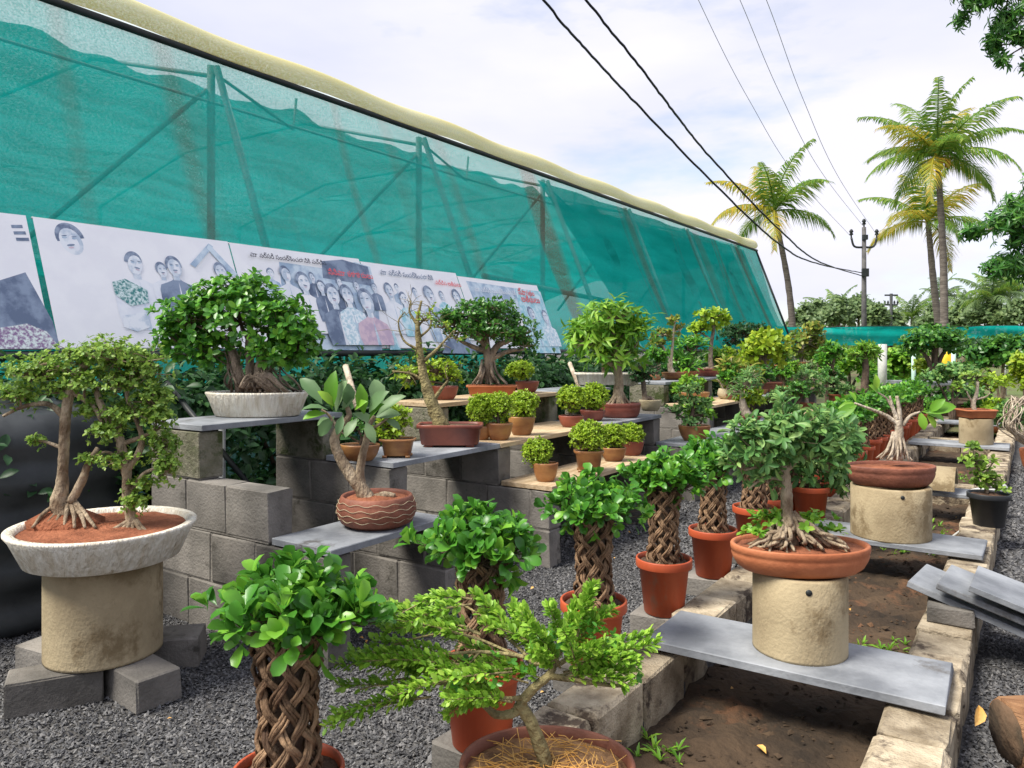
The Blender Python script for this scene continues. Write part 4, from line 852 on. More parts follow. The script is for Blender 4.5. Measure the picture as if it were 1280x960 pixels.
lv = [(402, 506, 372, 468, 34), (416, 512, 417, 462, 26), (420, 515, 433, 472, 34), (412, 512, 384, 505, 34), (418, 520, 400, 545, 34), (410, 516, 382, 520, 30), (428, 512, 446, 490, 28), (436, 508, 438, 478, 24), (440, 516, 470, 528, 34), (456, 518, 452, 478, 30), (462, 516, 486, 484, 34), (470, 520, 508, 492, 32), (468, 522, 500, 516, 34), (462, 524, 482, 502, 30), (458, 526, 470, 548, 32), (448, 522, 438, 540, 30), (430, 518, 424, 540, 28), (420, 508, 404, 488, 30), (474, 512, 464, 472, 26), (480, 524, 502, 536, 26), (412, 524, 392, 532, 26), (444, 512, 462, 500, 26)]
P, D, U, S = [], [], [], []
for (a0, b0, a1, b1, L_) in lv:
    dy = RNG.uniform(-.09, .07); p = s.loc(a0, b0, dy * .3); q = s.loc(a1, b1, dy); P.append(p); D.append(q - p); U.append([RNG.normal(0, .35), -.75, .75 + RNG.normal(0, .2)]); S.append(max(np.linalg.norm(q - p), L_ * s.k) * .95)
sel = np.arange(len(P)) % 4 == 1
P, D, U, S = map(np.array, (P, D, U, S)); leaf_parts(s.root, 'big', P[~sel], D[~sel], U[~sel], S[~sel], 'sage'); leaf_parts(s.root, 'big', P[sel], D[sel], U[sel], S[sel], 'fresh')
# --- tree in the cream oval tray on the top slab
s = Plant('ficus_bonsai', 'dense round-crowned ficus with tangled aerial roots in an oval cream textured tray', 'bonsai', shelf(2, 322, -.02))
s.pot('slab', 64, 30, CREAM, DARKSOIL, .62)
ln_ = [[(300, 490, 8), (298, 470, 8), (292, 445, 7), (280, 420, 4)], [(330, 490, 7), (322, 470, 7), (330, 440, 6), (345, 415, 4)], [(310, 490, 6), (312, 460, 6), (310, 430, 5), (315, 400, 3)]]
for k in range(26):
    x0 = RNG.uniform(284, 352); x1 = x0 + RNG.uniform(-26, 26); ln_.append([(x1, 490, 1.8, RNG.uniform(-.1, .1)), ((x0 + x1) / 2 + RNG.uniform(-8, 8), 477, 1.6, RNG.uniform(-.1, .05)), (x0, 460, 1.4), (x0 + RNG.uniform(-5, 5), 440, 1)])
for k in range(10):
    x0 = RNG.uniform(288, 330); ln_.append([(x0, 484, 2.6, -.08), (x0 + 12, 474 - RNG.uniform(0, 8), 3.2, -.1), (x0 + 28, 482, 2.6, -.09), (x0 + 36, 490, 2, -.06)])
s.trunk(ln_, BARKG, .12, 7)
s.crown([(298, 395, 66, 42), (240, 400, 42, 34), (355, 410, 44, 38), (225, 425, 34, 26), (375, 430, 28, 26), (300, 370, 46, 26), (265, 440, 38, 22), (345, 445, 36, 18)], 'small', 800, 6, 11, 'ficus', .5, True, 250, (.1, .9), .5, BARKD, .14)
# --- root bonsai on pedestal 1
s = Plant('root_over_soil_bonsai', 'bonsai with grey-green rosettes and exposed pale roots in a wide oval terracotta tray', 'bonsai', np.array(P1) + [0, 0, .337])
s.pot('oval', .292, .112, TERRA, REDSOIL, .66, r_px=False)
ln_ = [[(992, 690, 11), (988, 668, 9), (984, 640, 9), (983, 610, 8.5), (981, 590, 7), (978, 575, 5), (990, 550, 4)], [(981, 590, 5), (1000, 572, 4), (1020, 575, 3), (1036, 590, 2)], [(981, 592, 4), (958, 582, 3), (930, 588, 1.5)], [(980, 600, 3), (955, 598, 2.4), (935, 612, 1)]]
for k in range(38):
    a = RNG.uniform(-1, 1); ln_.append([(986 + a * 6, 644 + RNG.uniform(-6, 6), 3.6), (988 + a * 22, 658 + RNG.uniform(-6, 5), 3.4, RNG.uniform(-.06, .04)), (990 + a * 40, 668 + RNG.uniform(-6, 4), 2.8, RNG.uniform(-.1, .05)), (990 + a * 60, 676 + RNG.uniform(-5, 4), 2.2, RNG.uniform(-.13, .05)), (990 + a * 66 + RNG.uniform(-8, 8), 684, 1.4, RNG.uniform(-.13, .05))])
s.trunk(ln_, BARKT, .12, 8)
s.crown([(985, 535, 42, 32), (945, 555, 40, 34), (1025, 545, 40, 30), (985, 560, 40, 22), (1035, 575, 26, 20), (925, 580, 26, 24), (960, 600, 16, 16)], 'lance', 230, 8, 18, 'grey', .8, True, 300, (.1, 1.0), .5, BARKT, .16)
s.crown([(962, 654, 28, 14), (1012, 652, 26, 12), (946, 668, 16, 8), (1040, 666, 14, 6)], 'small', 60, 5, 11, 'fresh', .8, False, name='undergrowth')
# --- pale bare-branched bonsai on pedestal 2
s = Plant('bare_branched_bonsai', 'pale bare-branched bonsai with a few big leaves in a shallow brown oval tray', 'bonsai', np.array(P2) + [0, 0, .347])
s.pot('oval', .296, .135, TERRADK, REDSOIL, .66, r_px=False)
ln_ = [[(1122, 575, 10), (1122, 555, 9), (1124, 538, 8), (1122, 525, 6)], [(1122, 530, 5), (1108, 520, 4), (1090, 512, 3), (1068, 504, 2)], [(1122, 526, 4.5), (1116, 510, 3.5), (1112, 495, 2)], [(1125, 530, 5), (1124, 512, 4), (1121, 495, 3)], [(1128, 532, 4), (1138, 520, 3), (1150, 515, 2)], [(1116, 512, 2.5), (1108, 498, 2), (1096, 490, 1.2)]]
for k in range(26):
    a = RNG.uniform(-1, 1); ln_.append([(1122 + a * 6, 540, 2.6), (1120 + a * 12 + RNG.uniform(-4, 4), 560, 2.2, RNG.uniform(-.06, .04)), (1118 + a * 20, 574, 1.4, RNG.uniform(-.08, .06))])
s.trunk([[(q[0], q[1], q[2] * .78) + tuple(q[3:]) for q in l] for l in ln_], BARKW, .10, 8)
P, D, U, S = [], [], [], []
for (a0, b0, a1, b1) in ((1072, 504, 1046, 520), (1070, 503, 1066, 490), (1094, 490, 1094, 470), (1150, 514, 1152, 535), (1152, 514, 1182, 522), (1156, 516, 1186, 508), (1156, 514, 1158, 499), (1160, 516, 1172, 500), (1074, 506, 1052, 508), (1158, 518, 1168, 534), (1098, 492, 1086, 482)):
    p = s.loc(a0, b0); q = s.loc(a1, b1, RNG.uniform(-.08, .05)); P.append(p); D.append(q - p); U.append([RNG.normal(0, .3), -.8, .6]); S.append(np.linalg.norm(q - p) * 1.1)
leaf_parts(s.root, 'big', *map(np.array, (P, D, U, S)), 'fresh')
# --- square brown pot on pedestal 3
s = Plant('thin_bonsai', 'slim bonsai with bare pale stem in a square brown pot on a small pedestal', 'bonsai', np.array(P3) + [0, 0, .343])
s.pot('rect', 20, 10, TERRA, REDSOIL, .9)
s.trunk([[(1219, 517, 3.5), (1217, 505, 3), (1221, 492, 2.5), (1222, 478, 2)], [(1218, 508, 2), (1212, 498, 1.5), (1208, 490, 1)], [(1220, 500, 1.6), (1232, 497, 1.2), (1238, 492, .8)]], BARKW)
s.crown([(1222, 472, 20, 8), (1200, 485, 14, 6), (1240, 482, 12, 6)], 'small', 40, 5, 6, 'pale', .8)
# --- bushy plant in orange pot on the kerb
s = Plant('potted_shrub', 'bushy grey-green shrub overhanging an orange pot that stands on the kerb', 'potted plant', G(1013, 650, .176))
s.pot('nursery', .143, .265, ORANGE, DARKSOIL, r_px=False)
s.trunk([[(1012, 614, 3), (1010, 600, 2.5), (1015, 580, 2)], [(1016, 614, 2.5), (1026, 600, 2), (1045, 590, 1.5)], [(1010, 612, 2), (1000, 598, 1.5), (992, 590, 1)]], BARKT)
s.crown([(1012, 572, 30, 26), (1045, 575, 30, 28), (1065, 600, 22, 20), (1000, 588, 18, 14), (1040, 550, 26, 18)], 'lance', 150, 8, 16, 'grey', .7, True, 240, (.1, 1.0), .5)
# --- black pot on the right kerb
s = Plant('potted_shrub', 'small thin-leaved shrub in a black plastic pot on the kerb', 'potted plant', G(1236, 657, .176))
s.pot('nursery', .145, .245, BLACKP, DARKSOIL, r_px=False)
s.trunk([[(1233, 628, 3.2), (1233, 612, 3), (1230, 595, 2.2), (1220, 578, 1.6), (1216, 560, 1)], [(1233, 612, 2), (1245, 600, 1.5), (1254, 605, 1)], [(1230, 596, 1.5), (1240, 580, 1), (1244, 575, .8)]], BARKT)
s.crown([(1216, 560, 8, 8), (1214, 577, 14, 8), (1240, 578, 10, 7), (1236, 598, 16, 10), (1252, 610, 10, 8), (1222, 606, 8, 6), (1228, 588, 12, 8)], 'small', 80, 5, 8, 'pale', .85, True)

# ================================================================== SHELF PLANTS
def bush(lv, px, pot, pads, leaf, n, label, trunk=None, dx=0.0, kind='tiny', k=6, ln=5, bark=BARKD, soil=DARKSOIL, cat='bonsai', ay=.8, name='shrub_bonsai', shell=.75, group=None, parts=0, spread=(.2, 1.1), lump=.14, pos=None):
    s = Plant(name, label, cat, shelf(lv, px, dx) if pos is None else pos, group); kd, r, h, m = pot; s.pot(kd, r, h, m, soil, ay)
    top = s.by - h
    if trunk is None:
        c = pads[0]; trunk = [[(px, top + 2, 2.6), (px + RNG.uniform(-2, 2), (top + c[1]) / 2 + 3, 2.2), (c[0], c[1] + c[3] * .2, 1.6)]] + [[(px, top - 2, 1.6), (p[0] * .5 + px * .5, (p[1] + top) / 2, 1.3), (p[0], p[1], .9)] for p in pads[1:]]
    else: trunk = [[(px if q[0] is None else q[0],) + tuple(q[1:]) for q in l] for l in trunk]
    s.trunk(trunk, bark, .1, 8); s.crown(pads, kind, n, k, ln, leaf, shell, True, parts, spread, .5, bark, lump); return s
# middle slab near the large-leaved plant
bush(1, 450, ('bowl', 25, 20, GLAZE), [(446, 532, 22, 12), (430, 540, 12, 8)], 'ficusd', 60, 'low dark shrub in an amber bowl behind the twisting trunks', dx=.02)
bush(1, 497, ('deep', 23, 21, GLAZE), [(492, 532, 23, 20), (480, 545, 14, 10)], 'lime', 150, 'yellow-green shrub in an amber pot at the front corner of the grey slab', dx=.10, ln=7)
s = bush(1, 563, ('rect', 41, 25, MAROON), [(530, 400, 18, 14), (520, 440, 14, 9), (552, 410, 14, 8), (570, 425, 12, 7), (540, 385, 10, 8), (560, 455, 10, 6)], 'lime', 46,
     'sparse leaning bonsai with a thick bare trunk in a rectangular brown tray', [[(556, 540, 12), (548, 525, 11), (538, 502, 9), (530, 475, 7), (526, 450, 5.5), (523, 425, 4.5), (522, 400, 3), (527, 378, 1.5)],
     [(540, 505, 4), (552, 488, 2.5), (560, 478, 1.4)], [(528, 455, 3), (545, 440, 2.2), (556, 428, 1.6), (568, 415, 1)], [(524, 440, 2.4), (505, 428, 1.6), (498, 405, 1.2), (506, 392, .8)], [(523, 410, 3), (512, 392, 1.6), (514, 378, 1)], [(532, 480, 3), (515, 470, 2), (490, 466, 1.2)], [(523, 425, 2), (538, 410, 1.4), (536, 385, 1)], [(556, 540, 6), (572, 536, 4), (584, 538, 2)], [(552, 536, 6), (535, 545, 4), (528, 546, 2)]], dx=.03, kind='tiny', k=4, ln=5, bark=BARKY, ay=.62)
mb = MB()
for k in range(60):   # bare twigs
    Q = s.tp[RNG.integers(2, 7)]; a = Q[RNG.integers(len(Q) // 2, len(Q)), :3]; v = RNG.normal(0, 1, 3) * [.09, .05, .06] + [0, 0, .01]; mb.tube([a, a + v * .5 + RNG.normal(0, .012, 3), a + v], [.0022, .0015, .0009], 4, caps=False)
tag(mb.build('twigs', BARKY, s.root), kind='stuff')
RB = 'round yellow-green bushes in small pots on the shelves'
bush(1, 624, ('bowl', 17, 21, GLAZE), [(624, 510, 20, 19), (604, 508, 17, 16)], 'lime', 775, 'round yellow-green bush in an amber bowl on the pale plank joint', dx=.12, ln=3.3, shell=.5, lump=.08)
bush(1, 601, ('bowl', 14, 17, GLAZE), [(600, 512, 17, 18)], 'lime', 516, 'yellow-green bush half hidden beside the rectangular brown tray', dx=.0, ln=3.3, shell=.5, lump=.08)
bush(1, 652, ('bowl', 17, 23, GLAZE), [(654, 507, 19, 18)], 'lime', 710, 'yellow-green bush in a deep amber pot at the start of the plank', dx=.08, ln=3.3, shell=.5, lump=.08)
bush(1, 714, ('bowl', 16, 14, MAROON), [(714, 498, 18, 16)], 'lime', 646, 'tight lime bush in a small red bowl, front one of the pair', dx=.10, ln=3.3, shell=.5, lump=.08)
bush(1, 741, ('bowl', 16, 13, MAROON), [(742, 496, 18, 16)], 'lime', 646, 'tight lime bush in a red pot beside the leafy tree tray', dx=-.02, ln=3.3, shell=.5, lump=.08)
bush(0, 682, ('bowl', 16, 23, GLAZE), [(672, 566, 19, 17)], 'lime', 613, 'small round lime bush alone in a brown bowl on the low plank', dx=.06, ln=3.3, shell=.5, lump=.08)
bush(0, 736, ('deep', 19, 24, GLAZE), [(735, 547, 24, 19)], 'lime', 839, 'lime bush in an amber footed pot on the low plank', dx=.10, ln=3.3, shell=.5, lump=.08)
bush(0, 767, ('bowl', 16, 17, GLAZE), [(766, 547, 16, 16)], 'lime', 549, 'lime bush between two others on the low plank', dx=.02, ln=3.3, shell=.5, lump=.08)
bush(0, 790, ('bowl', 15, 18, MAROON), [(788, 544, 17, 14)], 'lime', 549, 'lime bush in a dark red pot at the far end of the low plank', dx=.0, ln=3.3, shell=.5, lump=.08)
# upper plank
bush(2, 556, ('bowl', 17, 17, MAROON), [(548, 462, 27, 15), (515, 470, 32, 14), (565, 470, 12, 10)], 'lime', 180, 'spreading light green shrub in a maroon pot on the upper plank', dx=0, ln=6)
ln_ = [[(613, 480, 8), (611, 466, 7), (610, 448, 6.5), (606, 432, 5), (590, 418, 4)], [(612, 455, 6), (620, 435, 5), (640, 425, 3)], [(608, 440, 4), (585, 432, 3), (562, 418, 2)], [(614, 450, 4), (636, 440, 3), (655, 438, 1.5)], [(610, 440, 4), (608, 420, 3), (600, 400, 2)]]
for k in range(18): a = RNG.uniform(-1, 1); ln_.append([(610 + a * 8, 455 + RNG.uniform(-6, 6), 2), (611 + a * 12, 468, 1.8, RNG.uniform(-.1, .1)), (613 + a * 24, 481, 1.3, RNG.uniform(-.12, .1))])
bush(2, 615, ('rect', 32, 12, TERRA), [(605, 402, 48, 24), (572, 405, 28, 18), (642, 416, 32, 22), (656, 432, 18, 12), (608, 388, 40, 13), (558, 402, 16, 12), (610, 418, 40, 14)], 'ficusd', 1000, 'umbrella-shaped banyan bonsai with a rooted trunk in a rippled terracotta tray', ln_, dx=.02, ln=5.6, bark=BARKG, kind='small', k=5, ay=.55, name='banyan_bonsai')
bush(2, 659, ('bowl', 15, 14, MAROON), [(650, 463, 17, 11)], 'lime', 484, 'small lime bush in a maroon pot beside the banyan tray', dx=0, ln=3.3, shell=.5, lump=.08)
# the leafy tree, white trough, driftwood tray
ln_ = [[(775, 511, 9), (773, 495, 8), (774, 475, 6.5), (771, 455, 6), (770, 435, 5), (765, 410, 3)], [(771, 460, 4), (750, 445, 2.5), (740, 430, 1.5)], [(771, 452, 4), (790, 438, 2.5), (798, 425, 1.5)]]
for k in range(12): a = RNG.uniform(-1, 1); ln_.append([(774 + a * 4, 490, 2.5), (774 + a * 10, 500, 2.2, RNG.uniform(-.08, .06)), (775 + a * 20, 510, 1.3, RNG.uniform(-.1, .06))])
bush(1, 775, ('oval', 26, 18, MAROON), [(760, 395, 38, 20), (765, 420, 46, 22), (735, 425, 26, 20), (795, 415, 24, 22), (770, 445, 36, 16)], 'fresh', 170, 'tall leafy tree with long drooping leaves in a red oval tray', ln_, dx=.04, kind='long', k=7, ln=18, bark=BARKT, ay=.7, name='leafy_bonsai', spread=(-.3, .8))
s = bush(2, 760, ('rect', 42, 15, CREAM), [(740, 410, 26, 16), (722, 425, 12, 10)], 'fresh', 60, 'thin tree in a long whitish trough on the top shelf', [[(754, 470, 2.6), (754, 455, 2.4), (752, 435, 2), (745, 415, 1.5)]], dx=.06, kind='long', k=6, ln=16, bark=BARKT, ay=.4, spread=(-.3, .8))
bush(1, 813, ('bowl', 14, 14, BEIGE), [(805, 462, 22, 14), (800, 470, 14, 10)], 'dark', 170, 'dark round-headed bonsai with driftwood in a beige tray', [[(808, 510, 5), (806, 495, 4), (804, 478, 3.5), (805, 465, 3)], [(800, 505, 3), (808, 498, 3.5), (816, 500, 3), (820, 508, 2)]], dx=-.02, ln=4.5, bark=BARKG)
# second group
bush(0, 868, ('bowl', 20, 19, GLAZE), [(862, 488, 13, 9), (868, 503, 15, 8), (845, 515, 16, 7), (876, 518, 12, 7), (860, 527, 20, 6), (850, 500, 8, 6), (884, 506, 8, 6)], 'grey', 170, 'layered cloud bonsai in an amber bowl on the low grey slab', [[(868, 536, 5), (862, 528, 4), (866, 515, 3), (864, 500, 2.5), (862, 488, 1.5)], [(864, 528, 2.5), (850, 520, 2), (840, 512, 1)], [(866, 520, 2), (878, 518, 1.2)]], dx=.06, ln=5.5, kind='small', k=5)
bush(1, 866, ('bowl', 21, 14, GLAZE), [(862, 482, 16, 12), (850, 488, 12, 8)], 'fresh', 90, 'small bushy plant in a wide amber bowl behind the layered bonsai', dx=-.08, ln=6)
s = bush(2, 841, ('bowl', 14, 9, GLAZE), [(843, 402, 9, 5), (830, 418, 14, 6), (822, 432, 10, 6), (850, 412, 8, 5)], 'mixed', 60, 'spindly bonsai with sparse orange-tipped tufts in a tan bowl', [[(840, 468, 6), (838, 460, 4), (834, 445, 2.2), (828, 432, 1.6), (822, 428, 1)], [(838, 460, 3), (840, 440, 2), (842, 415, 1.6), (844, 402, 1)], [(834, 445, 1.5), (826, 425, 1.2)]], dx=0, ln=7, bark=BARKW)
bush(2, 858, ('bowl', 13, 8, TERRA), [(860, 440, 22, 16), (848, 450, 16, 14), (872, 432, 12, 10), (856, 458, 20, 8)], 'ficus', 90, 'dense green shrub between the spindly bonsai and the slender tree', dx=-.12, kind='long', k=6, ln=12)
bush(2, 888, ('oval', 19, 10, MAROON), [(890, 396, 22, 10), (875, 412, 12, 7), (902, 402, 10, 8), (868, 418, 8, 5)], 'lime', 90, 'slender tree with thin dark trunk in a red tray', [[(890, 466, 5), (888, 450, 3.6), (889, 430, 3), (892, 410, 2.4), (890, 396, 1.6)], [(890, 425, 1.6), (876, 416, 1.2), (868, 412, .8)], [(889, 460, 3), (878, 462, 2), (870, 468, 1.5)]], dx=0, ln=8, kind='small', k=5, bark=BARKG)
bush(2, 936, ('bowl', 14, 9, TERRA), [(932, 412, 30, 8), (920, 420, 20, 14), (945, 416, 20, 8)], 'dark', 260, 'flat dark cloud-shaped bonsai on the top shelf', dx=-.1, ln=5)
bush(1, 957, ('rect', 18, 12, TERRADK), [(955, 432, 28, 14), (945, 445, 20, 12), (972, 440, 16, 16), (960, 422, 18, 8)], 'yellow', 190, 'bright yellow-green bonsai in a long brown tray', [[(960, 490, 6), (958, 475, 5), (957, 458, 4.5), (955, 440, 3)]], dx=0, ln=9, kind='small', k=5, bark=BARKG)
s = bush(1, 912, ('round', 15, 13, BEIGE), [(920, 478, 20, 14), (912, 462, 12, 12), (932, 468, 14, 10), (925, 490, 16, 8)], 'mixed', 80, 'cane plant with arching pale stems in a beige pot with stones', [[(908, 492, 2), (912, 475, 1.4), (918, 455, 1)], [(912, 492, 2), (925, 475, 1.4), (935, 465, 1)], [(906, 490, 1.6), (900, 478, 1.2), (896, 474, .8)], [(914, 492, 1.5), (916, 470, 1.2), (914, 446, .8)]], dx=.05, kind='long', k=6, ln=14, bark=BARKW)
bush(0, 936, ('rect', 13, 11, MAROON), [(930, 482, 18, 14), (938, 470, 12, 10), (922, 490, 12, 8)], 'grey', 80, 'bonsai with swollen curved pale trunk in a maroon pot', [[(943, 526, 6), (934, 520, 7), (929, 508, 6), (928, 495, 4), (932, 482, 2.5)]], dx=.05, ln=7, kind='long', bark=BARKW)
bush(1, 928, ('bowl', 10, 8, TERRA), [(905, 468, 9, 7), (928, 474, 12, 8)], 'lime', 50, 'tiny lime shrub peeping out beside the cane plant', dx=-.15, ln=5)
# far shelves
bush(2, 1002, ('bowl', 10, 8, GLAZE), [(1004, 425, 22, 14), (1018, 415, 14, 12), (995, 438, 16, 10), (1022, 432, 12, 12)], 'mixed', 170, 'orange-tinged tree with a pale trunk in an amber bowl on the far shelf', [[(1000, 462, 3.5), (1002, 445, 3), (1004, 430, 2)]], dx=0, ln=7, kind='small', k=5, bark=BARKW)
bush(2, 977, ('rect', 10, 6, TERRA), [(978, 446, 9, 8)], 'ficus', 50, 'small green shrub in a red tray behind the bright yellow-green bonsai', dx=.05, ln=5)
bush(1, 1003, ('bowl', 11, 8, GLAZE), [(1005, 472, 20, 8), (1010, 480, 14, 7), (998, 478, 12, 6)], 'fresh', 120, 'flat-topped small tree in an amber bowl on the far slab', dx=.05, ln=5)
bush(0, 1008, ('rect', 9, 7, TERRADK), [(1010, 474, 22, 10), (1000, 484, 12, 7), (1024, 490, 8, 6)], 'grey', 120, 'forked white-stemmed tree in a brown tray on the far low shelf', [[(1009, 508, 3.5), (1008, 496, 2.6), (1008, 482, 2)]], dx=0, ln=5.5, bark=BARKW)
bush(0, 1046, ('rect', 9, 8, TERRA), [(1045, 492, 10, 8), (1058, 488, 10, 8), (1040, 480, 10, 8)], 'grey', 90, 'silvery shrub in a red tray on the far low shelf', dx=.05, ln=5)
bush(2, 1040, ('bowl', 8, 6, GLAZE), [(1042, 440, 16, 12), (1030, 450, 10, 8)], 'ficus', 110, 'green tree at the far end of the top shelf', dx=0, ln=6, pos=np.array([-3.9, 13.2, ZS[2] + SLT + .004]))
bush(1, 1034, ('bowl', 10, 7, GLAZE), [(1036, 468, 14, 10), (1048, 474, 9, 7)], 'ficusd', 100, 'dark green tree on the farthest plank', dx=0, ln=5)
bush(0, 1082, ('bowl', 12, 11, TERRA), [(1080, 436, 16, 8), (1070, 444, 10, 6), (1092, 442, 10, 6)], 'fresh', 90, 'rough dark trunk sprouting leaves in a terracotta pot at the shelf end', [[(1080, 496, 6), (1081, 480, 5.5), (1082, 460, 5), (1080, 440, 4)], [(1076, 492, 4), (1070, 488, 4), (1068, 496, 3)]], dx=.3, ln=8, kind='long', bark=BARKD, pos=np.array([-2.5, onx(1082, -2.5), .30]))
stone('stone_slab', -2.75, -2.25, onx(1082, -2.5) - .25, onx(1082, -2.5) + .25, .003, .29, 'low block plinth under the rough dark trunk', CONC, 'plinth')

fk = [('bowl', 9, 7, GLAZE), ('rect', 9, 6, TERRA), ('bowl', 8, 7, MAROON), ('rect', 10, 6, TERRADK)]; fl = ['ficus', 'fresh', 'lime', 'grey', 'ficusd']; fn = ['glossy green', 'fresh green', 'yellow-green', 'grey-green', 'dark green']; fq = ['an amber bowl', 'a red tray', 'a maroon bowl', 'a brown tray']
for q_, (lv, y, dx) in enumerate([(2, 9.2, -.1), (2, 11.2, 0), (2, 12.6, .05), (2, 13.6, 0), (1, 11.3, .1), (1, 12.7, .05), (1, 13.4, 0), (0, 9.4, .05), (0, 10.9, 0), (0, 11.7, .05), (1, 9.9, .12), (0, 7.9, -.05), (2, 11.8, -.05), (1, 14.0, .1)]):
    x = (-2.90, -3.36, -3.90)[lv] + dx; ps = np.array([x, y, ZS[lv] + SLT + .004]); px_, py_ = proj(ps); hh = 14 + 8 * RNG.random(); m_ = 9.5 / depth(ps)
    bush(lv, px_, fk[q_ % 4][:1] + (fk[q_ % 4][1] * m_, fk[q_ % 4][2] * m_, fk[q_ % 4][3]), [(px_, py_ - (hh + 14) * m_, 15 * m_, 10 * m_), (px_ + 7 * m_, py_ - (hh + 6) * m_, 10 * m_, 7 * m_), (px_ - 8 * m_, py_ - (hh + 8) * m_, 9 * m_, 7 * m_)], fl[q_ % 5], 110, 'small %s bonsai in %s among the far shelves' % (fn[q_ % 5], fq[q_ % 4]), pos=ps, ln=5.5 * m_, kind='small', k=5, group='small bonsai on the far shelves')
for q_, (px_, d_) in enumerate([(1150, 14.5), (1135, 15.5), (1245, 13.5), (1262, 12.5), (1180, 16.5), (1228, 14.8), (1100, 17), (1120, 18.5)]):
    ps = gpos(px_, d_); ps[2] = .004; py_ = proj(ps)[1]; m_ = 13.0 / d_
    bush(0, px_, ('bowl', 11 * m_, 9 * m_, TERRA), [(px_, py_ - 32 * m_, 18 * m_, 12 * m_), (px_ + 9 * m_, py_ - 24 * m_, 12 * m_, 9 * m_), (px_ - 10 * m_, py_ - 25 * m_, 12 * m_, 9 * m_)], fl[q_ % 5], 130, '%s shrub in a terracotta bowl on the ground beyond the bed' % fn[q_ % 5], pos=ps, ln=6.5 * m_, kind='small', k=5, group='potted shrubs beyond the bed')

# ================================================================== HEDGE BEHIND THE SHELVES
def shrub(name, label, pos, pads, leaf, n, k, ln, kind, group=None, trunk=True, cat='shrub', bark=BARKD, spread=(-.2, .9), shell=.9, r=.03):
    """free-standing plant, pads in metres (dx,dy,z,rx,ry,rz)"""
    root = tag(empty(name, pos), label, cat, group); PD = np.array(pads, float)
    C, Ax, idx = pad_points(PD, n, shell, .4, .2); P, D, U = rosettes(C, Ax, k, spread); P += RNG.normal(0, .3, P.shape) * ln
    V, T = leaf_arrays(kind, P, D, U, ln * RNG.uniform(.6, 1.15, len(P))); tag(link('crown', mesh_np('crown', V, [T], True), leafmat(leaf), root), kind='stuff')
    if trunk:
        mb = MB()
        for p in PD:
            Q = spline([(p[0] * .15, p[1] * .15, 0), (p[0] * .45 + RNG.normal(0, .05) * p[3], p[1] * .45, p[2] * .55), (p[0], p[1], p[2])], 5); mb.tube(Q, np.linspace(r, r * .35, len(Q)), 7, .1)
        mb.build('trunk', bark, root)
    return root
HL = ['dark leafy shrub behind the black tank', 'dark leafy shrub behind the cream textured tray', 'dark leafy shrub behind the large pale leaves', 'dark leafy shrub behind the rectangular brown tray', 'dark leafy shrub behind the banyan bonsai', 'dark leafy shrub behind the pair of round bushes', 'dark leafy shrub behind the driftwood tray', 'dark leafy shrub behind the spindly bonsai', 'dark leafy shrub behind the slender tree', 'dark leafy shrub behind the yellow-green bonsai', 'dark leafy shrub behind the far shelves', 'dark leafy shrub behind the last shelves']
for i, y in enumerate(np.concatenate([np.linspace(1.5, 9.5, 8), np.linspace(11.2, 18, 4)])):
    wd = .75 if i < 8 else 1.1
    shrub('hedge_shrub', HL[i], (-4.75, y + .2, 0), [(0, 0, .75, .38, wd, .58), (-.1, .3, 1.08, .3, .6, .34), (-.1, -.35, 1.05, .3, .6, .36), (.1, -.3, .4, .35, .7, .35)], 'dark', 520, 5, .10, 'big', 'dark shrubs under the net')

for i, y in enumerate(np.linspace(.8, 12.0, 8)):
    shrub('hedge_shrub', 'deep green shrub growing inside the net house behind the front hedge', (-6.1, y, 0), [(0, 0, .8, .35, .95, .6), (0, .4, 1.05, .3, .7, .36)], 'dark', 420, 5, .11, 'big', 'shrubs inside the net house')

# ================================================================== GARDEN BEYOND
band_d = 24.0
fence = tag(empty('net_fence', gpos(1102, band_d), ANG), 'low green net strip stretched on posts across the garden', 'fence')
mb = MB(); k = band_d / FPX
def bandf(u, v):
    x = -4.6 + 16 * u; z = 1.60 + .58 * v; dip = -.10 * math.exp(-((x) / .35) ** 2) * (1 - v); return np.array([x, .05 * math.sin(x * 2.1 + v * 3) + .04 * math.sin(v * 9 + x) - .06 * math.sin(math.pi * v), z - .03 * math.sin(x * .8) ** 2 + dip * .5 + .004 * x])
grid(bandf, 90, 10, mb); mb.build('net', NETF, fence)
mb = MB(); mb.tube([(x, 0, 2.185 - .03 * math.sin(x * .8) ** 2 + .004 * x) for x in np.linspace(-4.6, 11.4, 40)], .012, 6); mb.build('cord', BAR, fence)
for x in (-4.0, 3.9, 8.0): mb = MB(); mb.tube([(x, .05, 0), (x, .05, 2.15)], .04, 10); mb.build('post', WHITEP, fence)
mb = MB(); mb.tube([(0, -.05, 0), (0, -.05, 1.62)], .17 / 1.3, 14); mb.build('post', WHITEP, fence)
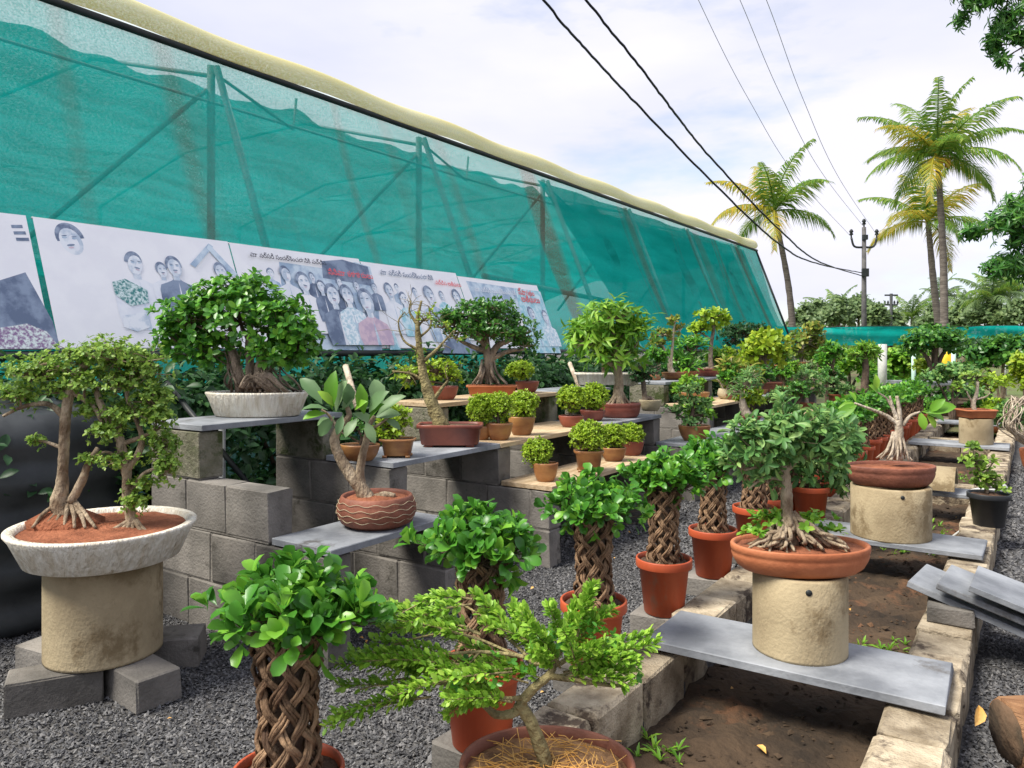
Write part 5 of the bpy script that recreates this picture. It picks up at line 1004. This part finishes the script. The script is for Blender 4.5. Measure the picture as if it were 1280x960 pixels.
# big umbrella bonsai and neighbours, by pixel and depth
def gp(name, label, px, d, pads_px, leaf, n, k, ln, kind='small', pot=None, base=None, cat='tree', group=None, trunk=None, bark=BARKD, zbase=0.0, spread=(-.1, .9)):
    pos = gpos(px, d); pos[2] = zbase; kk = d / FPX; by = HY + (H - zbase) / kk
    root = tag(empty(name, pos, ANG), label, cat, group); PD = []
    for p in pads_px: PD.append([(p[0] - px) * kk, (RNG.uniform(-.3, .3) * p[2]) * kk, (by - p[1]) * kk, p[2] * kk, p[2] * kk * .8, p[3] * kk])
    PD = np.array(PD); C, Ax, idx = pad_points(PD, n, .8, .5, .18); P, D, U = rosettes(C, Ax, k, spread); P += RNG.normal(0, .25, P.shape) * ln * kk
    V, T = leaf_arrays(kind, P, D, U, ln * kk * RNG.uniform(.6, 1.15, len(P))); tag(link('crown', mesh_np('crown', V, [T], True), leafmat(leaf), root), kind='stuff')
    mb = MB(); z0 = 0
    if pot:
        r, h, m = pot; V, q = lathe([(0, 0), (.7 * r * kk, 0), (r * kk, h * kk), (.9 * r * kk, h * kk), (.88 * r * kk, h * kk * .85), (0, h * kk * .85)], 24); mp_ = MB(); mp_.add(V, q); mp_.build('pot', m, root); z0 = h * kk * .8
    tr = trunk or 2.2
    for p in PD:
        Q = spline([(0, 0, z0), (p[0] * .35, p[1] * .3, z0 * .4 + p[2] * .6), (p[0], p[1], p[2])], 5); mb.tube(Q, np.linspace(tr * kk, tr * kk * .35, len(Q)), 7, .1)
    mb.build('trunk', bark, root); return root
stone('stone_slab', gpos(1172, 17)[0] - .9, gpos(1172, 17)[0] + .9, gpos(1172, 17)[1] - .5, gpos(1172, 17)[1] + .5, .70, .07, 'pale stone table under the umbrella-shaped dark tree', SLATE, 'table', rz=ANG)
for sx in (-.6, .6): p = gpos(1172, 17) + RT * sx; tag(place_block('concrete_block', block_mesh(.3, .4, .698, .01, .005, 2), CONC, (p[0], p[1], .001), ANG), 'upright concrete block under the pale stone table', 'block', 'blocks under the stone table')
gp('umbrella_bonsai', 'large umbrella-shaped dark bonsai on the pale stone table', 1168, 17, [(1168, 424, 36, 13), (1145, 432, 18, 10), (1190, 430, 18, 10), (1168, 416, 24, 8)], 'ficusd', 420, 5, 7, zbase=.775, trunk=4, bark=BARKD, cat='bonsai')
root = tag(empty('yellow_sack', gpos(1186, 19), ANG), 'bright yellow sack standing behind the umbrella-shaped bonsai', 'sack'); V, q = lathe([(0, 0), (.16, 0), (.20, .12), (.21, .5), (.17, .85), (.06, .98), (.07, 1.06), (0, 1.06)], 18, 1, .6, 2, .05); V[:, 2] = V[:, 2] * .62 + .75; mb = MB(); mb.add(V, q); mb.build('bag', YELLOW, root)
stone('stone_slab', gpos(1186, 19)[0] - .4, gpos(1186, 19)[0] + .4, gpos(1186, 19)[1] - .4, gpos(1186, 19)[1] + .4, .003, .745, 'concrete plinth under the bright yellow sack', CONC, 'plinth', rz=ANG)
for px, d in ((1142, 18.6), (1192, 18.4)): p = gpos(px, d); mb = MB(); mb.tube([(p[0], p[1], 0), (p[0], p[1], 1.5)], .05, 10); tag(mb.build('painted_post', M('mint_paint', (.42, .60, .52), (.50, .68, .60), 5, .6, .1)), 'pale mint-painted post beside the umbrella-shaped bonsai', 'post', 'mint posts by the umbrella bonsai')
gp('garden_shrub', 'broad dark green tree with pale stems in the garden behind the square pot', 1252, 18, [(1250, 440, 32, 16), (1232, 450, 24, 12), (1268, 448, 24, 16), (1255, 430, 24, 8)], 'ficusd', 420, 5, 8, trunk=2, bark=BARKT)
gp('garden_shrub', 'loose olive bush behind the far end of the braided row', 1190, 14.5, [(1190, 466, 26, 11), (1170, 474, 18, 9), (1208, 470, 18, 10)], 'grey', 260, 5, 7)
gp('garden_shrub', 'low bright shrub under the broad dark green tree', 1238, 16.5, [(1238, 478, 22, 8), (1222, 480, 12, 6)], 'lime', 160, 5, 6)
gp('garden_shrub', 'yellow-green shrub at the foot of the mint post', 1152, 17.5, [(1154, 458, 12, 7)], 'yellow', 80, 5, 6)
gp('garden_shrub', 'light shrub left of the yellow sack under the net strip', 1130, 25.5, [(1128, 450, 26, 14), (1112, 460, 20, 14), (1140, 466, 18, 10)], 'fresh', 260, 5, 8)
gp('garden_shrub', 'bright leafy shrub between the shelf end and the white post', 1062, 25.2, [(1062, 450, 24, 14), (1045, 456, 18, 12), (1085, 462, 16, 12)], 'fresh', 260, 5, 8)
gp('garden_shrub', 'low leafy shrub at the foot of the white post', 1095, 24.6, [(1095, 476, 18, 9), (1112, 482, 14, 8)], 'ficus', 150, 5, 8)
gp('garden_shrub', 'dark shrub under the net strip beside the broad dark tree', 1215, 21.5, [(1215, 437, 20, 10), (1232, 434, 18, 8)], 'dark', 190, 5, 8)
gp('garden_shrub', 'yellowish shrub at the picture side of the broad dark tree', 1282, 15, [(1282, 470, 14, 20), (1276, 452, 10, 10)], 'yellow', 140, 5, 8)
gp('garden_shrub', 'light green shrub growing behind the orange-tinged tree', 1035, 17, [(1032, 445, 18, 14), (1018, 440, 14, 14)], 'fresh', 160, 5, 7)
gp('garden_shrub', 'small dark shrub behind the bare wiry branches', 1215, 13.6, [(1212, 490, 12, 5)], 'grey', 60, 5, 6)
for (px, d, la) in ((1205, 15.2, 'brown earthen trough at the end of the bed'), (1250, 16.2, 'brown earthen trough below the broad dark green tree')):
    p = gpos(px, d); stone('earth_trough', p[0] - .9, p[0] + .9, p[1] - .35, p[1] + .35, .004, .42, la, EARTH, 'trough', rz=ANG)
# bare wiry branches at the right edge
s = Plant('bare_wiry_bonsai', 'bare bonsai of looping pale wiry branches beside the bed', 'bonsai', gpos(1300, 9.2) + [0, 0, .0])
s.pot('bowl', 22, 30, TERRA, REDSOIL)
ln_ = []
for k in range(20):
    a = RNG.uniform(-.4, 1.3); x0 = 1296 + RNG.uniform(-6, 8); ln_.append([(x0, s.by - 28, 2.2), (1276 - 18 * a, 545 - 8 * a, 1.8, RNG.uniform(-.2, .1)), (1256 + 12 * RNG.random(), 530 - 15 * a, 1.5, RNG.uniform(-.2, .1)), (1262 + 10 * RNG.random(), 505 - 8 * a, 1.2, RNG.uniform(-.2, .1)), (1284 + 6 * RNG.random(), 495 + 14 * a, 1, 0)])
s.trunk([[(q[0], q[1], q[2] * .62) + tuple(q[3:]) for q in l] for l in ln_], BARKW, .1, 6)
# ================================================================== PALMS, POLES, WIRES, TREES
def palm(name, label, base_px, d, crown_px, n, L, mats, seed, tr=.17, mid=None, nuts=0):
    rg = np.random.default_rng(seed); base = gpos(base_px, d); top = W(crown_px[0], crown_px[1], d); root = tag(empty(name, base), label, 'palm tree', 'coconut palms beyond the garden'); t = top - base
    m_ = t * .5 + (RT * mid if mid is not None else 0); Q = spline([(0, 0, 0), m_, t], 12); mb = MB()
    r = np.linspace(tr * 1.25, tr * .72, len(Q)) * (1 + .05 * np.sin(np.arange(len(Q)) * 2.5)); r[0] *= 1.3; mb.tube(Q, r, 12, .03); mb.build('trunk', PALMB, root)
    for i in range(n):
        az = i * 2.399 + rg.uniform(-.2, .2); el = (-.15 + 1.65 * (1 - i / n) ** 1.1) + rg.uniform(-.1, .1); Lf = L * rg.uniform(.82, 1.08)
        dr = np.array([math.cos(az), math.sin(az), 0]); ts = np.linspace(0, 1, 16); P = []; p = t.copy(); a = el; st = Lf / 15
        for q_ in ts:
            P.append(p.copy()); p = p + (dr * math.cos(a) + np.array([0, 0, math.sin(a)])) * st; a -= (.045 + .018 * max(0, 1.2 - el)) * (1 + 1.1 * q_)
        P = np.array(P); mb = MB(); mb.tube(P, np.linspace(.045, .008, 16), 5, caps=False)
        Vl, Tl = [], []; side = np.cross(dr, [0, 0, 1.0]); F_ = spline(P, 5); m = len(F_); c = 0; V = []; T = []
        for j in range(6, m):
            u = j / m; tn = F_[j] - F_[j - 1]; tn /= np.linalg.norm(tn) + 1e-9; ll = Lf * .27 * math.sin(min(1, .22 + u * .95) * math.pi * .92 + .1) + .12
            nr = np.cross(side, tn)
            for sg in (-1, 1):
                dv = side * sg * .80 + tn * .60 - np.array([0, 0, .25 + .50 * rg.random()]) + nr * .22; dv /= np.linalg.norm(dv); l2 = ll * rg.uniform(.8, 1.1); wv = tn * .030
                a0 = F_[j]; a1 = a0 + dv * l2 * .55; a2 = a0 + dv * l2 - np.array([0, 0, l2 * .34])
                V += [a0 - wv * .6, a0 + wv * .6, a1 + wv, a1 - wv, a2]; T += [(c, c + 1, c + 2), (c, c + 2, c + 3), (c + 3, c + 2, c + 4)]; c += 5
        mb.add(V, None, T); mb.build('frond', leafmat(mats[i % len(mats)]), root)
    for i in range(nuts):
        a = i * 1.3; V, q = lathe([(0, -.14), (.08, -.11), (.125, 0), (.09, .10), (0, .14)], 12); V += t + np.array([math.cos(a) * .38, math.sin(a) * .38, -.25 - .12 * (i % 2)]); mb = MB(); mb.add(V, q); mb.build('coconut', COCO, root)
palm('coconut_palm', 'coconut palm with yellow drooping fronds rising behind the net house end', 993, 36, (968, 264), 11, 3.6, ['palm', 'palmy', 'palm'], 3, .15, .25)
palm('coconut_palm', 'tall coconut palm bearing orange nuts above the net fence', 1180, 33, (1172, 196), 17, 3.9, ['palm', 'palm', 'palm', 'palmy'], 8, .15, .12, 9)
palm('coconut_palm', 'leaning coconut palm half hidden behind the tall nut-bearing palm', 1184, 38, (1160, 278), 12, 3.8, ['palm', 'palmy'], 12, .17, -.1)
palm('coconut_palm', 'small distant coconut palm low behind the leaning palm', 1182, 95, (1178, 372), 12, 3.4, ['far'], 21, .17)
for (px, d, py, la, sd_) in ((1045, 70, 393, 'far short palm behind the utility pole', 31), (1140, 75, 398, 'far short palm beside the twin-armed distant pole', 33), (1240, 60, 372, 'far palm beside the overhanging tree', 35), (1262, 70, 366, 'far palm at the edge behind the overhanging tree', 36), (1210, 80, 385, 'far palm low behind the net fence under the tall palm', 37)): palm('coconut_palm', la, px, d, (px, py), 13, 3.3, ['far', 'palm'], sd_, .17)
def tree(name, label, px, d, pads_px, leaf, n, k, ln, **kw): return gp(name, label, px, d, pads_px, leaf, n, k, ln, 'small', None, None, 'tree', kw.pop('group', 'trees along the horizon'), kw.pop('trunk', 2.2), BARKG)
FL = ['rounded tree on the horizon right behind the net house end', 'wide tree on the horizon beside the yellow palm trunk', 'tree on the horizon left of the utility pole', 'tall tree on the horizon behind the utility pole', 'tree on the horizon behind the distant twin-armed pole', 'low tree on the horizon right of the distant pole', 'bushy tree on the horizon beneath the tall palm', 'feathery tree on the horizon right of the tall palm', 'tree on the horizon below the overhanging tree', 'last tree on the horizon towards the edge']
for i, (px, py, rx, d) in enumerate(((1004, 396, 16, 55), (1022, 392, 22, 60), (1048, 388, 20, 58), (1072, 384, 20, 62), (1094, 396, 14, 60), (1112, 404, 16, 66), (1165, 398, 18, 60), (1205, 392, 20, 66), (1235, 390, 22, 60), (1270, 390, 22, 58))):
    tree('horizon_tree', FL[i], px, d, [(px, py + 5, rx, 14), (px - rx * .5, py + 10, rx * .7, 10), (px + rx * .6, py + 6, rx * .7, 10), (px + 3, py - 8, rx * .5, 8)], 'far', 300, 5, 6.5)
shrub('far_wood', 'continuous belt of distant greenery below the horizon trees', gpos(1140, 75), [(x, 0, 1.6, 3, 2, 1.9) for x in np.linspace(-22, 26, 14)], 'far', 1500, 5, .6, 'small', trunk=False, cat='wood')['kind'] = 'stuff'
# overhanging broadleaf tree, trunk beyond the right edge
tp_ = gpos(1560, 14.0); root = tag(empty('broadleaf_tree', tp_, ANG), 'big dark-leaved tree reaching in over the garden and overhead', 'tree'); kk = 14.0 / FPX; byy = HY + H / kk
def tl_(px, py, dy=0.0): return np.array([(px - 1560) * kk, dy, (byy - py) * kk])
lines = [[(1560, byy, 22), (1555, 500, 18), (1550, 300, 16), (1520, 120, 12), (1500, -40, 8)], [(1550, 340, 9), (1420, 300, 6), (1300, 280, 4), (1230, 285, 2)], [(1552, 360, 8), (1430, 350, 5), (1310, 330, 3), (1240, 340, 1.5)], [(1530, 150, 9), (1400, 60, 6), (1290, 20, 4), (1200, -2, 2)], [(1535, 200, 8), (1420, 110, 5), (1320, 70, 3), (1275, 62, 1.5)], [(1552, 330, 7), (1420, 250, 5), (1320, 225, 3), (1275, 230, 1.5)]]
mb = MB(); TPs = []
for l in lines: Q = spline(np.array([list(tl_(a[0], a[1], (-.4 if i > 1 else 0))) + [a[2] * kk] for i, a in enumerate(l)]), 6); mb.tube(Q[:, :3], Q[:, 3], 9, .1); TPs.append(Q)
pads = [(1258, 265, 26, 14), (1275, 240, 22, 18), (1235, 285, 34, 14), (1262, 300, 34, 18), (1250, 335, 32, 16), (1225, 340, 18, 10), (1285, 320, 30, 30), (1290, 270, 30, 40), (1208, 292, 16, 8), (1275, 350, 20, 10),
        (1172, 8, 16, 9), (1190, 22, 16, 12), (1184, 38, 9, 7), (1225, 10, 18, 12), (1245, 35, 22, 16), (1265, 20, 24, 22), (1232, 62, 12, 14), (1252, 58, 14, 10), (1270, 90, 10, 10), (1282, 60, 16, 14), (1236, 84, 8, 8), (1215, -12, 40, 12),
        (1350, 250, 60, 50), (1430, 320, 60, 50), (1350, 20, 70, 50), (1450, 0, 80, 60), (1500, 150, 80, 80), (1400, 130, 60, 40)]
PD = np.array([[*tl_(p[0], p[1], RNG.uniform(-.3, .3) - .4), p[2] * kk, p[2] * kk * .8, p[3] * kk] for p in pads]); C, Ax, idx = pad_points(PD[:22], 1500, .9, .3, .25); C2, Ax2, idx2 = pad_points(PD[22:], 700, .9, .3, .25)
C = np.concatenate([C, C2]); Ax = np.concatenate([Ax, Ax2]); idx = np.concatenate([idx, idx2 + 22])
for p in PD:
    TPa = np.concatenate(TPs); j = np.argmin(np.linalg.norm(TPa[:, :3] - p[:3], axis=1)); Q = spline([TPa[j, :3], (TPa[j, :3] + p[:3]) / 2 + RNG.normal(0, .06, 3), p[:3]], 4); mb.tube(Q, np.linspace(.02, .008, len(Q)), 5, caps=False)
for j in range(0, 2200, 2): p = PD[idx[j], :3]; mb.tube([p, (p + C[j]) / 2 + RNG.normal(0, .03, 3), C[j]], [.008, .006, .003], 4, caps=False)
mb.build('trunk', BARKD, root)
P, D, U = rosettes(C, Ax * [1, 1, .3], 7, (-.7, .6)); V, T = leaf_arrays('long', P, D, U, .17 * RNG.uniform(.6, 1.15, len(P)))
V2 = V; tag(link('crown', mesh_np('crown', V, [T], True), leafmat('ficusd'), root), kind='stuff')
# utility poles
DP = 32.0; pole = tag(empty('utility_pole', gpos(1080, DP), ANG), 'concrete utility pole with a forked crossarm and insulators', 'utility pole'); kp = DP / FPX; pz = lambda py: H - (py - HY) * kp
mb = MB(); mb.tube([(0, 0, 0), (0, 0, pz(284))], np.array([.12, .085]), 10); mb.build('shaft', M('pole_concrete', (.07, .068, .07), (.14, .135, .13), 4, .9, .2), pole)
mb = MB(); mb.tube(spline([(-.53, 0, pz(297)), (-.40, 0, pz(308)), (0, 0, pz(309)), (.40, 0, pz(308)), (.53, 0, pz(297))], 4), .045, 8); arm_ = mb.build('crossarm', BAR, pole)
for x, py in ((-.53, 297), (.53, 297), (0, 284)):
    V, q = lathe([(0, 0), (.03, 0), (.03, .10), (.085, .12), (.05, .20), (.09, .24), (.05, .33), (0, .36)], 12); V += [x, 0, pz(py)]; mb = MB(); mb.add(V, q); mb.build('insulator', BAR, arm_)
mb = MB(); mb.box(-.10, .10, -.16, -.02, pz(300), pz(294)); mb.build('bracket', BAR, pole, False)
mb = MB(); mb.box(-.13, .13, -.18, -.05, pz(346), pz(336)); mb.build('bracket', BAR, pole, False)
far_p = tag(empty('utility_pole', gpos(1114, 62), ANG), 'distant dark double-crossarm utility pole behind the net fence', 'utility pole'); kf = 62 / FPX
mb = MB(); mb.tube([(0, 0, 0), (0, 0, H + (435 - 367) * kf)], .12, 8); mb.build('shaft', BAR, far_p)
for py, hw in ((369, 8), (381, 8)): mb = MB(); z = H + (435 - py) * kf; mb.box(-hw * kf, hw * kf, -.06, .06, z - .06, z + .06); mb.build('crossarm', BAR, far_p, False)
for x in (-8, -4, 4, 8): V, q = lathe([(0, 0), (.09, .05), (.06, .25), (0, .3)], 8); V += [x * kf, 0, H + (435 - 381) * kf + .06]; mb = MB(); mb.add(V, q); mb.build('insulator', BAR, far_p)
def cable(name, pts, d0, d1, r, mat, label, wob=0.0):
    n = len(pts); tt = np.linspace(0, 1, n); P = []
    for i, (a, b_) in enumerate(pts): d = 1 / ((1 - tt[i]) / d0 + tt[i] / d1); P.append(W(a, b_, d))
    P = spline(P, 14); P = P + RNG.normal(0, wob, P.shape) if wob else P; mb = MB(); mb.tube(P, np.linspace(r * .8, r * 1.3, len(P)), 6); tag(mb.build(name, mat), label, 'cable')
cable('power_cable', [(560, -175), (680, 0), (740, 70), (795, 129), (888, 225), (974, 305), (1020, 329), (1077, 341)], 6.5, DP, .015, WIRE, 'lower of the two thick black cables running to the pole', .003)
cable('power_cable', [(640, -130), (733, 0), (802, 86), (850, 150), (892, 201), (978, 291), (1026, 328), (1078, 345)], 6.5, DP, .015, WIRE, 'upper of the two thick black cables running to the pole', .003)
for (a, b_, la) in ((873, 1063, 'thin grey line ending at the left insulator'), (925, 1080, 'thin grey line ending at the top insulator'), (958, 1097, 'thin grey line ending at the right insulator')):
    y1 = 284 if b_ == 1080 else 295; cable('overhead_wire', [(a - 70, -160), (a, 0), (a + (b_ - a) * .33, y1 * .42), (a + (b_ - a) * .66, y1 * .76), (b_, y1)], 9, DP, .0055, WIREG, la)
